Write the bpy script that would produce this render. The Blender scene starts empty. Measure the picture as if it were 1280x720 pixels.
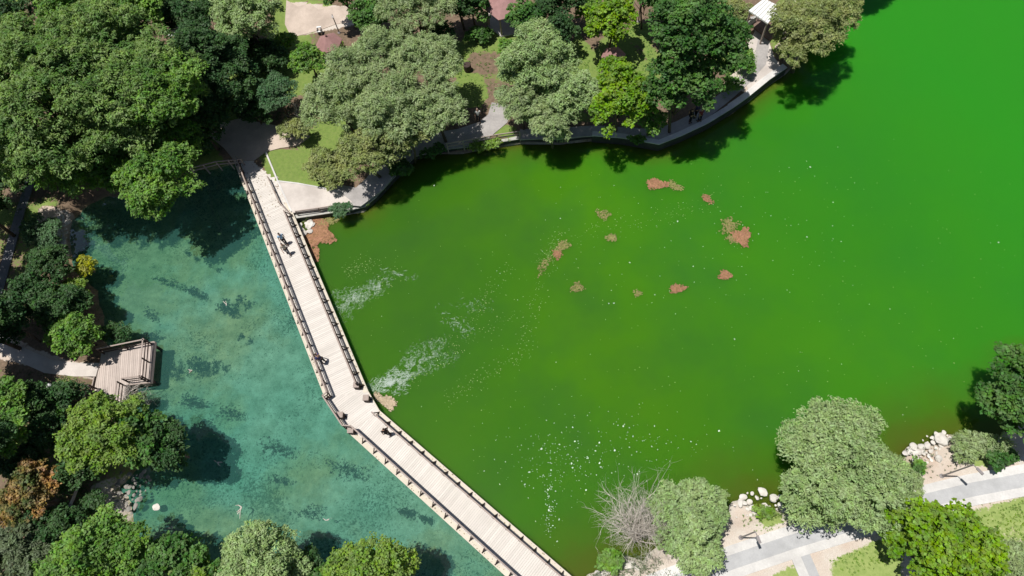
import bpy, math, random
import numpy as np
from mathutils import Vector
random.seed(7); rng = np.random.default_rng(7)
SC = bpy.context.scene; COL = SC.collection
# ------------------------------------------------------------------ camera
F = 860.; CH = 50.; VP = (708., 760.)
_n = np.array([VP[0]-640, -(VP[1]-360), -F]); _n /= np.linalg.norm(_n)
_Z = -_n; _X = np.array([1., 0, 0]) - _Z[0]*_Z; _X /= np.linalg.norm(_X); _Y = np.cross(_Z, _X)
RW = np.array([_X, _Y, _Z])                      # camera -> world
cam = bpy.data.cameras.new('camera'); cam.sensor_width = 36; cam.lens = F/1280*36
cam.clip_end = 5000; cam.clip_start = .5
co = bpy.data.objects.new('camera', cam); COL.objects.link(co); SC.camera = co
from mathutils import Matrix
M4 = Matrix([list(RW[i])+[0] for i in range(3)]+[[0, 0, 0, 1]]); M4.translation = (0, 0, CH)
co.matrix_world = M4
# ------------------------------------------------------------------ sky, sun
SUN_EL = 76.0; SUN_AZ = 178.0                    # light comes from -X: shadows run towards +X
w = bpy.data.worlds.new("World"); SC.world = w; w.use_nodes = True
nt = w.node_tree; bg = nt.nodes['Background']; sk = nt.nodes.new('ShaderNodeTexSky')
sk.sky_type = 'NISHITA'; sk.sun_disc = False; sk.sun_elevation = math.radians(SUN_EL)
sk.sun_rotation = math.radians(90-SUN_AZ)
nt.links.new(sk.outputs[0], bg.inputs[0]); bg.inputs[1].default_value = .05
sl = bpy.data.lights.new('sun', 'SUN'); sl.energy = 4.6; sl.angle = math.radians(.53); sl.color = (1, .965, .91)
so = bpy.data.objects.new('sun', sl); COL.objects.link(so)
sd = Vector((math.cos(math.radians(SUN_EL))*math.cos(math.radians(SUN_AZ)),
             math.cos(math.radians(SUN_EL))*math.sin(math.radians(SUN_AZ)), math.sin(math.radians(SUN_EL))))
so.rotation_euler = sd.to_track_quat('Z', 'Y').to_euler(); so.location = (0, 0, 80)
vs = SC.view_settings; vs.view_transform = 'Standard'; vs.look = 'None'; vs.exposure = 0.10; vs.gamma = 1
SC.render.engine = 'CYCLES'; SC.cycles.max_bounces = 6; SC.cycles.transparent_max_bounces = 8
SC.cycles.use_denoising = True

LAND = .9; DECK = .85
def un(px, py, z=0.):
    d = RW @ np.array([(px-640)/F, -(py-360)/F, -1.])
    return np.array([0, 0, CH]) + d*(z-CH)/d[2]
def un2(pts, z=0.): return np.array([un(x, y, z)[:2] for x, y in pts])
def proj(P):
    c = (np.asarray(P)-np.array([0, 0, CH])) @ RW
    return np.stack([640-F*c[..., 0]/c[..., 2], 360+F*c[..., 1]/c[..., 2]], -1)
def ppm(px, py, z):                              # pixels per metre there
    P = un(px, py, z); c = (P-np.array([0, 0, CH])) @ RW
    return F/-c[2]
def sdist(P, poly):                              # + inside
    P = np.asarray(P, float); poly = np.asarray(poly, float); n = len(poly)
    d2 = np.full(len(P), 1e18); ins = np.zeros(len(P), bool)
    for i in range(n):
        a = poly[i]; b = poly[(i+1) % n]; e = b-a; v = P-a
        t = np.clip((v@e)/max(e@e, 1e-12), 0, 1); q = v-t[:, None]*e
        d2 = np.minimum(d2, (q**2).sum(1))
        c = ((a[1] > P[:, 1]) != (b[1] > P[:, 1]))
        with np.errstate(divide='ignore', invalid='ignore'):
            xi = (b[0]-a[0])*(P[:, 1]-a[1])/(b[1]-a[1])+a[0]
        ins ^= c & (P[:, 0] < xi)
    return np.where(ins, 1, -1)*np.sqrt(d2)
def vnoise(x, y, s, seed=0):
    r = np.random.default_rng(seed).random((64, 64)); x = x/s; y = y/s
    xi = np.floor(x).astype(int); yi = np.floor(y).astype(int); fx = x-xi; fy = y-yi
    fx = fx*fx*(3-2*fx); fy = fy*fy*(3-2*fy)
    g = lambda i, j: r[i % 64, j % 64]
    return (g(xi, yi)*(1-fx)+g(xi+1, yi)*fx)*(1-fy)+(g(xi, yi+1)*(1-fx)+g(xi+1, yi+1)*fx)*fy
# ------------------------------------------------------------------ materials
def lin(r, g, b):
    f = lambda c: (c/255/12.92) if c/255 <= .04045 else ((c/255+.055)/1.055)**2.4
    return (f(r), f(g), f(b), 1)
class NT:
    def __init__(s, name):
        s.m = bpy.data.materials.new(name); s.m.use_nodes = True; s.t = s.m.node_tree
        s.b = s.t.nodes['Principled BSDF']; s.out = s.t.nodes['Material Output']
    def n(s, typ, ins=None, **kw):
        nd = s.t.nodes.new('ShaderNode'+typ)
        for k, v in kw.items(): setattr(nd, k, v)
        for k, v in (ins or {}).items(): s.set(nd.inputs[k], v)
        return nd
    def set(s, sock, v):
        if isinstance(v, bpy.types.NodeSocket): s.t.links.new(v, sock)
        elif isinstance(v, bpy.types.Node): s.t.links.new(v.outputs[0], sock)
        else: sock.default_value = v
    def pos(s): return s.n('NewGeometry').outputs['Position']
    def noise(s, scale, det=3, rough=.55, vec=None, dist=0):
        return s.n('TexNoise', {'Vector': vec if vec is not None else s.pos(), 'Scale': scale, 'Detail': det, 'Roughness': rough, 'Distortion': dist}).outputs[0]
    def ramp(s, fac, stops, interp='LINEAR'):
        r = s.n('ValToRGB', {'Fac': fac}); e = r.color_ramp.elements; r.color_ramp.interpolation = interp
        while len(e) < len(stops): e.new(.5)
        for x, (p, c) in zip(e, stops): x.position = p; x.color = c if len(c) == 4 else (*c, 1)
        return r.outputs[0]
    def mr(s, v, a, b, c=0., d=1.):
        return s.n('MapRange', {'Value': v, 'From Min': a, 'From Max': b, 'To Min': c, 'To Max': d}).outputs[0]
    def mix(s, f, a, b, bt='MIX'):
        nd = s.n('Mix', data_type='RGBA', blend_type=bt)
        s.set(nd.inputs[0], f); s.set(nd.inputs[6], a); s.set(nd.inputs[7], b); return nd.outputs[2]
    def math(s, op, a, b=0.):
        nd = s.n('Math', operation=op); s.set(nd.inputs[0], a); s.set(nd.inputs[1], b); nd.use_clamp = False; return nd.outputs[0]
    def bump(s, h, st=.5, d=.05):
        nb = s.n('Bump', {'Height': h, 'Strength': st, 'Distance': d}); s.set(s.b.inputs['Normal'], nb); return nb
    def base(s, c, rough=.8, spec=.3):
        s.set(s.b.inputs['Base Color'], c); s.b.inputs['Roughness'].default_value = rough
        s.b.inputs['Specular IOR Level'].default_value = spec; return s
def plain(name, c1, c2=None, scale=6, rough=.8, spec=.3, island=0., bump=.3):
    t = NT(name); c2 = c2 or tuple(x*.7 for x in c1[:3])
    c1 = (*c1[:3], 1); c2 = (*c2[:3], 1)
    f = t.mr(t.noise(scale, 5, .65), .3, .7)
    c = t.mix(f, c1, c2)
    if island:
        r = t.n('NewGeometry').outputs['Random Per Island']
        c = t.mix(1., c, t.ramp(r, [(0, (1-island,)*3), (1, (1+island,)*3)]), 'MULTIPLY')
    t.base(c, rough, spec)
    if bump: t.bump(t.noise(scale*5, 3), bump, .02)
    return t.m
def leafmat(name, ca, cb, rough=.55, trans=.3, var=.35):
    t = NT(name); r = t.n('NewGeometry').outputs['Random Per Island']
    c = t.mix(t.mr(t.noise(.55, 4, .6), .34, .62), (*ca, 1), (*cb, 1))
    v = t.n('HueSaturation', {'Color': c, 'Hue': t.mr(r, 0, 1, .485, .515), 'Value': t.mr(r, 0, 1, 1-var, 1+var), 'Saturation': t.mr(t.noise(2.3, 1), .3, .7, .85, 1.15)})
    t.base(v.outputs[0], rough, .25)
    tr = t.n('BsdfTranslucent', {'Color': t.mix(1., v.outputs[0], (1.3, 1.35, .6, 1), 'MULTIPLY')})
    mx = t.n('MixShader', {0: trans}); t.set(mx.inputs[1], t.b.outputs[0]); t.set(mx.inputs[2], tr.outputs[0])
    t.set(t.out.inputs[0], mx.outputs[0]); return t.m
LEAF = {
 'willow': leafmat('leaf_grey_green', (.345, .425, .205), (.225, .305, .130), trans=.3),
 'pale':   leafmat('leaf_pale_olive', (.365, .475, .215), (.255, .365, .145), trans=.3),
 'olive':  leafmat('leaf_olive', (.345, .370, .150), (.220, .280, .095), trans=.3),
 'maple':  leafmat('leaf_bright_green', (.235, .375, .026), (.120, .240, .020)),
 'lime':   leafmat('leaf_lime', (.240, .350, .060), (.150, .260, .045)),
 'broad':  leafmat('leaf_mid_green', (.260, .375, .115), (.095, .190, .045)),
 'fresh':  leafmat('leaf_fresh_green', (.215, .365, .070), (.085, .195, .034)),
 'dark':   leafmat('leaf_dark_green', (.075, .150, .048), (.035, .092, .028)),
 'deep':   leafmat('leaf_deep_green', (.125, .245, .055), (.048, .130, .028)),
 'teal':   leafmat('leaf_blue_green', (.120, .215, .100), (.065, .150, .062)),
 'gold':   leafmat('leaf_golden', (.420, .400, .030), (.200, .250, .030)),
 'rust':   leafmat('leaf_rust_orange', (.480, .260, .105), (.085, .125, .035)),
 'grey':   leafmat('leaf_dusty_grey', (.170, .220, .120), (.105, .145, .070)),
}
BARK = plain('bark', (.13, .10, .075), (.07, .055, .04), 8, .9)
PALEBARK = plain('dead_branch_grey', (.62, .57, .51), (.45, .40, .35), 5, .9)
PLANK = plain('weathered_plank', (.655, .61, .56), (.585, .54, .49), .55, .75, .25, island=.07)
EDGEP = plain('edge_plank', (.64, .58, .48), (.55, .49, .40), 1.2, .8, .2, island=.07)
DECKP = plain('platform_plank', (.54, .46, .41), (.45, .38, .34), 1.2, .8, .2, island=.10)
RAILM = plain('dark_rail_timber', (.075, .05, .042), (.045, .03, .026), 6, .7, .2)
CAPM = plain('pale_and_sunlit_timber', (.40, .33, .29), (.30, .24, .21), 6, .7, .2)  # sunlit tops of dark handrails and boxes painted pale; other uses are pale timber
ROCKM = plain('limestone_rock', (.72, .69, .64), (.50, .46, .41), 1.7, .9, .2, bump=.8)
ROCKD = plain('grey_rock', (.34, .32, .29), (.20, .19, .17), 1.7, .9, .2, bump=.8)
CONC = plain('concrete', (.50, .49, .45), (.37, .36, .33), 1.5, .85, .2)
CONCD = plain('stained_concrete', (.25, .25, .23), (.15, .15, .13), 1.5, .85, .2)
STEEL = plain('painted_steel', (.30, .27, .26), (.22, .2, .2), 4, .45, .4)
ROOFM = plain('pink_brown_roof', (.36, .20, .19), (.27, .15, .14), 2.5, .7, .3, island=.08)
WHITE = plain('white_panel', (.82, .82, .80), (.70, .70, .69), 2, .5, .4)
MUD = plain('algae_red', (.34, .175, .11), (.24, .14, .07), 3, .9, .1, island=.25)
MUDT = plain('algae_tan', (.26, .22, .10), (.16, .19, .05), 3, .9, .1, island=.3)
SPECK = plain('foam_and_glint_speck', (.70, .80, .66), (.40, .58, .34), 3, .6, .3, island=.25, bump=0)
SPECKD = plain('scum_fleck', (.22, .38, .10), (.28, .36, .12), 3, .6, .3, island=.25, bump=0)
def foammat():
    t = NT('foam'); t.base((.62, .72, .64, 1), .6, .3); t.b.inputs['Alpha'].default_value = .24; return t.m
FOAM = foammat()
def pathmat(name, c1, c2, sc=25):
    t = NT(name); f = t.mr(t.noise(sc, 4, .7), .25, .75); g = t.mr(t.noise(.6, 4, .6), .35, .65)
    g2 = t.mr(t.noise(2.2, 6, .75), .52, .7, 0, .35)
    t.base(t.mix(t.math('MAXIMUM', t.math('MULTIPLY', g, .6), g2), t.mix(f, (*c1, 1), (*c2, 1)), (*[x*.68 for x in c2], 1)), .9, .2)
    t.bump(t.noise(sc*1.5, 2), .4, .02); return t.m
PATHW = pathmat('pale_gravel', (.68, .63, .58), (.52, .46, .42))
PATHG = pathmat('grey_paving', (.52, .52, .52), (.43, .43, .435), 12)
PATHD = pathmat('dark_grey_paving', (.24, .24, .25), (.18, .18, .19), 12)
PATHB = pathmat('white_paving', (.72, .705, .675), (.58, .56, .54), 8)
SAND = pathmat('beige_paving', (.62, .52, .44), (.48, .39, .32), 10)
DUSTY = pathmat('grey_stone_path', (.46, .43, .41), (.33, .31, .30), 6)
def groundmat():
    t = NT('ground')
    a = t.n('Attribute', attribute_name='mask').outputs['Color']; sp = t.n('SeparateColor', {0: a})
    gr, pale, bed = sp.outputs[0], sp.outputs[1], sp.outputs[2]
    n1 = t.noise(.35, 5, .6); n2 = t.noise(3.5, 5, .65); n3 = t.noise(14, 4, .7)
    a_w = t.mr(t.n('SeparateXYZ', {0: t.pos()}).outputs[0], -38, -22, .22, -.04)
    dirt = t.mix(t.mr(n2, .3, .7), (.235, .165, .115, 1), (.12, .09, .06, 1))
    grass = t.mix(t.mr(n2, .3, .7), (.165, .26, .05, 1), (.09, .18, .03, 1))
    grass = t.mix(t.mr(n3, .35, .7, 0, .5), grass, (.32, .30, .13, 1))
    palec = t.mix(t.mr(n3, .3, .7), (.66, .60, .53, 1), (.50, .435, .37, 1))
    palec = t.mix(t.mr(n1, .4, .7), palec, (.52, .41, .33, 1))
    c = t.mix(t.mr(t.math('ADD', pale, t.math('MULTIPLY', t.math('SUBTRACT', n2, .5), .9)), .42, .58), dirt, palec)
    grass = t.mix(t.math('MULTIPLY', pale, .8), grass, t.mix(t.mr(n2, .3, .7), (.36, .42, .15, 1), (.24, .33, .09, 1)))
    c = t.mix(t.mr(t.math('ADD', gr, t.math('MULTIPLY', t.math('SUBTRACT', n2, .5), 1.1)), .44, .60), c, grass)
    b1 = t.noise(.9, 7, .75); b2 = t.noise(5.5, 6, .8, dist=.8); b3 = t.noise(.22, 4, .6)
    bc = t.mix(t.mr(b1, .36, .64), (.26, .29, .21, 1), (.52, .52, .43, 1))
    bc = t.mix(t.mr(t.math('ADD', b2, t.math('MULTIPLY', t.math('SUBTRACT', b3, .5), .45)), .545, .61, 0, .85), bc, (.05, .085, .045, 1))
    vo = t.n('TexVoronoi', {'Vector': t.pos(), 'Scale': 3.4}).outputs['Distance']
    bc = t.mix(t.mr(vo, .09, .03, 0, .85), bc, (.95, .93, .85, 1))
    b4 = t.noise(22, 3, .7); bc = t.mix(1., bc, t.ramp(b4, [(.3, (.75,)*3), (.7, (1.2,)*3)]), 'MULTIPLY')
    bb = t.math('ADD', t.noise(.16, 4, .6), a_w)
    bc = t.mix(t.mr(bb, .46, .62, 0, .85), bc, t.mix(1., bc, (1.15, .82, .52, 1), 'MULTIPLY'))
    c = t.mix(bed, c, bc)
    t.base(c, .95, .15); t.bump(t.math('ADD', n2, t.math('MULTIPLY', n3, .5)), .6, .08); return t.m
def lakemat():
    t = NT('algae_green_water'); p = t.pos()
    n1 = t.noise(.045, 3, .5); n2 = t.noise(.13, 4, .55)
    c = t.mix(t.mr(n1, .35, .65), (.044, .158, .008, 1), (.068, .200, .006, 1))
    c = t.mix(t.mr(n2, .42, .70, 0, .55), c, (.030, .112, .020, 1))
    sx = t.n('SeparateXYZ', {0: p})
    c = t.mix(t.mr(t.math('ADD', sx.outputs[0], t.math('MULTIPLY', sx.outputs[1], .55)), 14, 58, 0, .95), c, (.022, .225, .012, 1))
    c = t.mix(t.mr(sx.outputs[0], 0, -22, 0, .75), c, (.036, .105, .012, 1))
    a = t.n('Attribute', attribute_name='shallow').outputs['Fac']
    a2 = t.math('ADD', a, t.math('MULTIPLY', t.math('SUBTRACT', t.noise(.35, 4, .6), .5), .5))
    c = t.mix(t.mr(a2, .10, .80, 0, .8), c, (.065, .125, .010, 1))
    c = t.mix(t.mr(a2, .65, 1.1, 0, .8), c, (.085, .095, .012, 1))
    fl = t.mr(t.noise(9, 3, .8), .66, .76, 0, .2)
    c = t.mix(fl, c, (.10, .25, .045, 1))
    t.base(c, .10, .30)
    t.b.inputs['Subsurface Weight'].default_value = 1.; t.b.inputs['Subsurface Radius'].default_value = (.6, 1., .5)
    t.b.inputs['Subsurface Scale'].default_value = 2.2; t.b.inputs['IOR'].default_value = 1.33
    wv = t.math('ADD', t.noise(2.4, 4, .65, dist=.5), t.math('MULTIPLY', t.noise(.5, 3, .6), 2.)); t.bump(wv, .09, .05); return t.m
def pondmat():
    t = NT('clear_teal_water')
    nm = t.n('Bump', {'Height': t.noise(3.0, 3, .6), 'Strength': .03, 'Distance': .03})
    tint = t.mix(t.mr(t.noise(.09, 3, .5), .35, .65), (.40, .765, .71, 1), (.56, .82, .73, 1))
    tr = t.n('BsdfTransparent', {0: tint}); dif = t.n('BsdfDiffuse', {0: (.07, .25, .21, 1)})
    gl = t.n('BsdfGlossy', {'Color': (1, 1, 1, 1), 'Roughness': .03, 'Normal': nm})
    m1 = t.n('MixShader', {0: .22, 1: tr, 2: dif})
    fr = t.n('Fresnel', {'IOR': 1.33, 'Normal': nm}); m2 = t.n('MixShader', {0: fr.outputs[0], 1: m1, 2: gl})
    t.set(t.out.inputs[0], m2.outputs[0]); return t.m
# ------------------------------------------------------------------ object helpers
def tag(o, label=None, cat=None, group=None, kind=None):
    for k, v in (('label', label), ('category', cat), ('group', group), ('kind', kind)):
        if v: o[k] = v
    return o
def link(o, parent=None):
    COL.objects.link(o)
    if parent is not None: o.parent = parent
    return o
def empty(name, loc, label, cat, group=None):
    o = link(bpy.data.objects.new(name, None)); o.location = tuple(loc); o.empty_display_size = .3
    return tag(o, label, cat, group)
def mesh_np(name, V, Fq, mat, parent=None, off=(0, 0, 0), smooth=False):
    """V (n,3) world coords; Fq (m,k) faces of equal size"""
    V = np.asarray(V, np.float32)-np.asarray(off, np.float32); Fq = np.asarray(Fq, np.int32)
    me = bpy.data.meshes.new(name); m, k = Fq.shape
    me.vertices.add(len(V)); me.vertices.foreach_set('co', V.ravel())
    me.loops.add(m*k); me.loops.foreach_set('vertex_index', Fq.ravel())
    me.polygons.add(m); me.polygons.foreach_set('loop_start', np.arange(m, dtype=np.int32)*k)
    me.polygons.foreach_set('loop_total', np.full(m, k, np.int32))
    if smooth: me.polygons.foreach_set('use_smooth', np.ones(m, bool))
    me.update(calc_edges=True); me.materials.append(mat)
    o = link(bpy.data.objects.new(name, me), parent)
    if parent is None: o.location = tuple(off)
    return o
class MB:
    def __init__(s): s.v = []; s.f = []
    def add(s, vs, fs):
        b = len(s.v); s.v += [tuple(map(float, v)) for v in vs]; s.f += [tuple(i+b for i in f) for f in fs]
    def prism(s, poly, z0, z1):
        n = len(poly); a = sum(poly[i][0]*poly[(i+1) % n][1]-poly[(i+1) % n][0]*poly[i][1] for i in range(n))
        if a < 0: poly = list(poly)[::-1]
        s.add([(p[0], p[1], z0) for p in poly]+[(p[0], p[1], z1) for p in poly],
              [tuple(range(n))[::-1], tuple(range(n, 2*n))]+[(i, (i+1) % n, n+(i+1) % n, n+i) for i in range(n)])
    def bar(s, a, b, wd, h, up=(0, 0, 1)):
        a = Vector(a); b = Vector(b); d = (b-a).normalized(); u = Vector(up)
        if abs(d.dot(u)) > .95: u = Vector((1, .3, 0))
        x = d.cross(u).normalized()*wd/2; y = x.cross(d).normalized()*h/2
        s.add([a-x-y, a+x-y, a+x+y, a-x+y, b-x-y, b+x-y, b+x+y, b-x+y],
              [(0, 1, 2, 3), (7, 6, 5, 4), (0, 4, 5, 1), (1, 5, 6, 2), (2, 6, 7, 3), (3, 7, 4, 0)])
    def tube(s, pts, rad, n=6):
        pts = [Vector(p) for p in pts]; b = len(s.v)
        for i, p in enumerate(pts):
            d = (pts[min(i+1, len(pts)-1)]-pts[max(i-1, 0)])
            d = d.normalized() if d.length > 1e-6 else Vector((0, 0, 1))
            x = d.cross(Vector((.13, .97, .2))).normalized(); y = d.cross(x)
            r = rad[i] if hasattr(rad, '__len__') else rad
            for k in range(n):
                a = 2*math.pi*k/n; q = p+x*math.cos(a)*r+y*math.sin(a)*r; s.v.append(tuple(q))
        for i in range(len(pts)-1):
            for k in range(n):
                k2 = (k+1) % n; s.f.append((b+i*n+k, b+i*n+k2, b+(i+1)*n+k2, b+(i+1)*n+k))
        s.f.append(tuple(b+k for k in range(n))[::-1]); s.f.append(tuple(b+(len(pts)-1)*n+k for k in range(n)))
    def lathe(s, c, prof, n=12):
        b = len(s.v)
        for r, z in prof:
            for k in range(n):
                a = 2*math.pi*k/n; s.v.append((c[0]+r*math.cos(a), c[1]+r*math.sin(a), c[2]+z))
        for i in range(len(prof)-1):
            for k in range(n):
                k2 = (k+1) % n; s.f.append((b+i*n+k, b+i*n+k2, b+(i+1)*n+k2, b+(i+1)*n+k))
        s.f.append(tuple(b+k for k in range(n))[::-1]); s.f.append(tuple(b+(len(prof)-1)*n+k for k in range(n)))
    def build(s, name, mat, parent=None, smooth=False, off=None):
        off = Vector(off) if off is not None else (parent.matrix_basis.translation if parent is not None else Vector((0, 0, 0)))
        if parent is not None and parent.parent is not None: off = parent.parent.matrix_basis.translation
        me = bpy.data.meshes.new(name); me.from_pydata([tuple(Vector(v)-off) for v in s.v], [], s.f); me.update()
        if smooth: me.polygons.foreach_set('use_smooth', [True]*len(me.polygons))
        me.materials.append(mat); o = link(bpy.data.objects.new(name, me), parent)
        if parent is None: o.location = off
        return o
def clip_half(poly, n, c):                        # keep n.p <= c
    out = []
    for i in range(len(poly)):
        a = poly[i]; b = poly[(i+1) % len(poly)]; da = n[0]*a[0]+n[1]*a[1]-c; db = n[0]*b[0]+n[1]*b[1]-c
        if da <= 0: out.append(a)
        if da*db < 0:
            t = da/(da-db); out.append((a[0]+(b[0]-a[0])*t, a[1]+(b[1]-a[1])*t))
    return out
def planks(mb, poly, along, wd, gap, z0, z1):     # poly convex, strips perpendicular to `along`
    poly = [tuple(p) for p in poly]
    al = np.array(along)/np.linalg.norm(along); s = [al[0]*p[0]+al[1]*p[1] for p in poly]
    x = math.floor(min(s)/(wd+gap))*(wd+gap)
    while x < max(s):
        q = clip_half(poly, (-al[0], -al[1]), -x); q = clip_half(q, (al[0], al[1]), x+wd) if len(q) > 2 else q
        if len(q) > 2:
            a = abs(sum(q[i][0]*q[(i+1) % len(q)][1]-q[(i+1) % len(q)][0]*q[i][1] for i in range(len(q))))
            if a > .01:
                j = random.uniform(-.004, .004); mb.prism(q, z0, z1+j)
        x += wd+gap
# ------------------------------------------------------------------ ground (one sheet) and water
WATER = [(88,275),(110,262),(180,235),(250,215),(300,203),(340,235),(363,268),(378,276),(402,271),(438,267),(455,264),(470,251),(492,227),
 (520,198),(545,192),(580,191),(622,184),(652,179),(700,180),(740,175),(778,179),(824,186),(852,175),(884,160),(915,141),(935,127),(962,105),
 (984,90),(1003,66),(1010,35),(1016,0),(1022,-60)]
Wn = [tuple(p) for p in un2(WATER)]
WS = [(1300,492),(1278,515),(1262,530),(1235,548),(1200,548),(1180,543),(1165,548),(1150,560),(1135,556),(1110,575),(1040,620),(1000,640),
 (970,625),(945,632),(925,625),(900,640),(860,662),(815,685),(775,693),(752,708),(712,722),(690,760),(620,775),(560,765),(420,745),(330,735),(260,722),(205,700),
 (185,680),(172,660),(165,635),(160,612),(175,595),(190,570),(172,535),(165,508),(150,490),(135,470),(140,435),(133,400),(125,362),(100,335),(93,305)]
WATERW = np.array(Wn+[(40, 80), (100, 95), (108, 30), (70, 16), (52, 22)]+[tuple(p) for p in un2(WS)])
def build_ground():
    xs = np.arange(-84, 118, .4); ys = np.arange(-34, 104, .4)
    X, Y = np.meshgrid(xs, ys); P = np.stack([X.ravel(), Y.ravel()], 1)
    jit = (vnoise(P[:, 0], P[:, 1], 1.3, 3)-.5)*.9+(vnoise(P[:, 0], P[:, 1], .5, 5)-.5)*.25
    d = -sdist(P, WATERW)
    px = proj(np.column_stack([P, np.full(len(P), LAND)]))
    inN = (px[:, 1] < 300) & (px[:, 0] > 250)
    dj = d+np.where(inN, 0, jit)
    t = np.clip((dj+.35)/np.where(inN, .9, 1.9), 0, 1); t = t*t*(3-2*t)
    dep = np.clip(-dj/5, 0, 1)
    z = np.where(dj > -.35, -.28+t*(LAND+.28), -.28-dep*1.0)
    z += np.where(d > 1.2, (vnoise(P[:, 0], P[:, 1], 2.2, 9)-.5)*.05, (vnoise(P[:, 0], P[:, 1], .9, 9)-.5)*.12)
    lk = sdist(P, np.array([tuple(p) for p in un2([(330,220),(372,300),(432,490),(452,525),(690,745),(760,810)])]+[(120, -30), (120, 100), (-30, 100)]))
    z = np.where((lk > .5) & (d < -.5), z-np.clip((-d-.5)*1.2, 0, 7.0), z)
    V = np.column_stack([P, z]); nx = len(xs); ny = len(ys)
    i = np.arange(ny-1)[:, None]*nx+np.arange(nx-1)[None, :]; i = i.ravel()
    o = mesh_np('ground', V, np.stack([i, i+1, i+1+nx, i+nx], 1), groundmat(), smooth=True)
    # outer skirt to the horizon, welded in as the same object
    me = o.data
    # masks
    def m(poly, soft=6): return np.clip(sdist(px, poly)/soft+.5, 0, 1)
    nz = vnoise(P[:, 0], P[:, 1], 3.2, 21); nz2 = vnoise(P[:, 0], P[:, 1], 6.5, 22)
    north = np.clip((340-px[:, 1])/20, 0, 1)
    gr = north*np.clip((nz*.6+nz2*.6-.50)*3, 0, 1)
    for poly in NGRASS: gr = np.maximum(gr, m(poly)*1.0)
    se = ((px[:, 0] > 700) & (px[:, 1] > 420)).astype(float)
    for poly in SEGRASS: gr = np.maximum(gr, m(poly, 14)*(.55+.6*nz))
    pale = se*.95
    for poly in PALE: pale = np.maximum(pale, m(poly, 8))
    gr = np.where(pale > .7, np.where(se > 0, gr, 0), gr)
    for poly in NODIRT: gr = gr*(1-m(poly, 12)); 
    sw = ((px[:, 0] < 330) & (px[:, 1] > 280)); gr = np.where(sw, .12+.45*nz, gr)
    bed = np.clip((.12-z)/.25, 0, 1)
    ca = me.color_attributes.new('mask', 'FLOAT_COLOR', 'POINT')
    ca.data.foreach_set('color', np.column_stack([gr, pale, bed, np.ones(len(P))]).astype(np.float32).ravel())
    tag(o, kind='structure')
    # far ground: a ring of the same name reaching the horizon, 3 cm under the sheet's rim
    a = [(-84, -34), (117.6, -34), (117.6, 103.6), (-84, 103.6)]; b = [(-2500, -2500), (2500, -2500), (2500, 2500), (-2500, 2500)]
    V = [(x, y, LAND-.05) for x, y in a]+[(x, y, LAND-.05) for x, y in b]
    o2 = mesh_np('far_ground', V, [(0, 4, 5, 1), (1, 5, 6, 2), (2, 6, 7, 3), (3, 7, 4, 0)], o.data.materials[0]); tag(o2, kind='structure')
NGRASS = [[(322,192),(350,186),(378,187),(400,196),(425,220),(420,240),(338,228)], [(575,95),(600,90),(612,120),(600,135),(575,135),(560,110)],
 [(585,40),(640,30),(640,60),(590,65)], [(790,25),(812,30),(818,75),(800,60),(785,45)], [(722,40),(740,60),(745,85),(725,100),(705,70)],
 [(608,168),(632,156),(646,158),(640,172)], [(375,0),(410,0),(420,10),(400,20),(375,15)], [(560,60),(590,55),(590,100),(560,95)], [(770,70),(800,60),(815,110),(790,95)],[(440,262),(365,271),(440,268)]]
SEGRASS = [[(1200,640),(1300,615),(1300,760),(1240,760),(1190,700)], [(1035,702),(1085,678),(1130,665),(1130,760),(1050,760)], [(955,725),(985,708),(1003,706),(1010,760),(950,760)],
 [(945,640),(975,632),(985,655),(955,660)], [(1130,570),(1165,575),(1160,590),(1130,595)],[(1215,560),(1255,570),(1250,585),(1210,582)]]
PALE = [[(352,228),(405,235),(440,250),(436,262),(366,268)], [(-20,395),(40,435),(90,452),(122,455),(118,474),(60,462),(-20,445)], [(50,255),(85,262),(92,300),(75,320),(40,300)],
 [(150,590),(180,585),(192,600),(170,650),(120,650),(110,610)], [(360,0),(445,10),(450,30),(370,46),(358,20)], [(935,40),(975,80),(940,115),(900,110),(930,75)], [(985,60),(1010,0),(990,-10),(970,60)]]
NODIRT = [[(585,70),(625,70),(620,90),(585,88)], [(415,35),(450,35),(450,50),(415,50)], [(395,195),(425,195),(415,230)], [(655,185),(820,190),(930,120),(900,100),(820,150),(650,155)],
 [(900,0),(935,0),(935,30),(900,50)], [(790,55),(812,80),(800,60)]]
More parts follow.
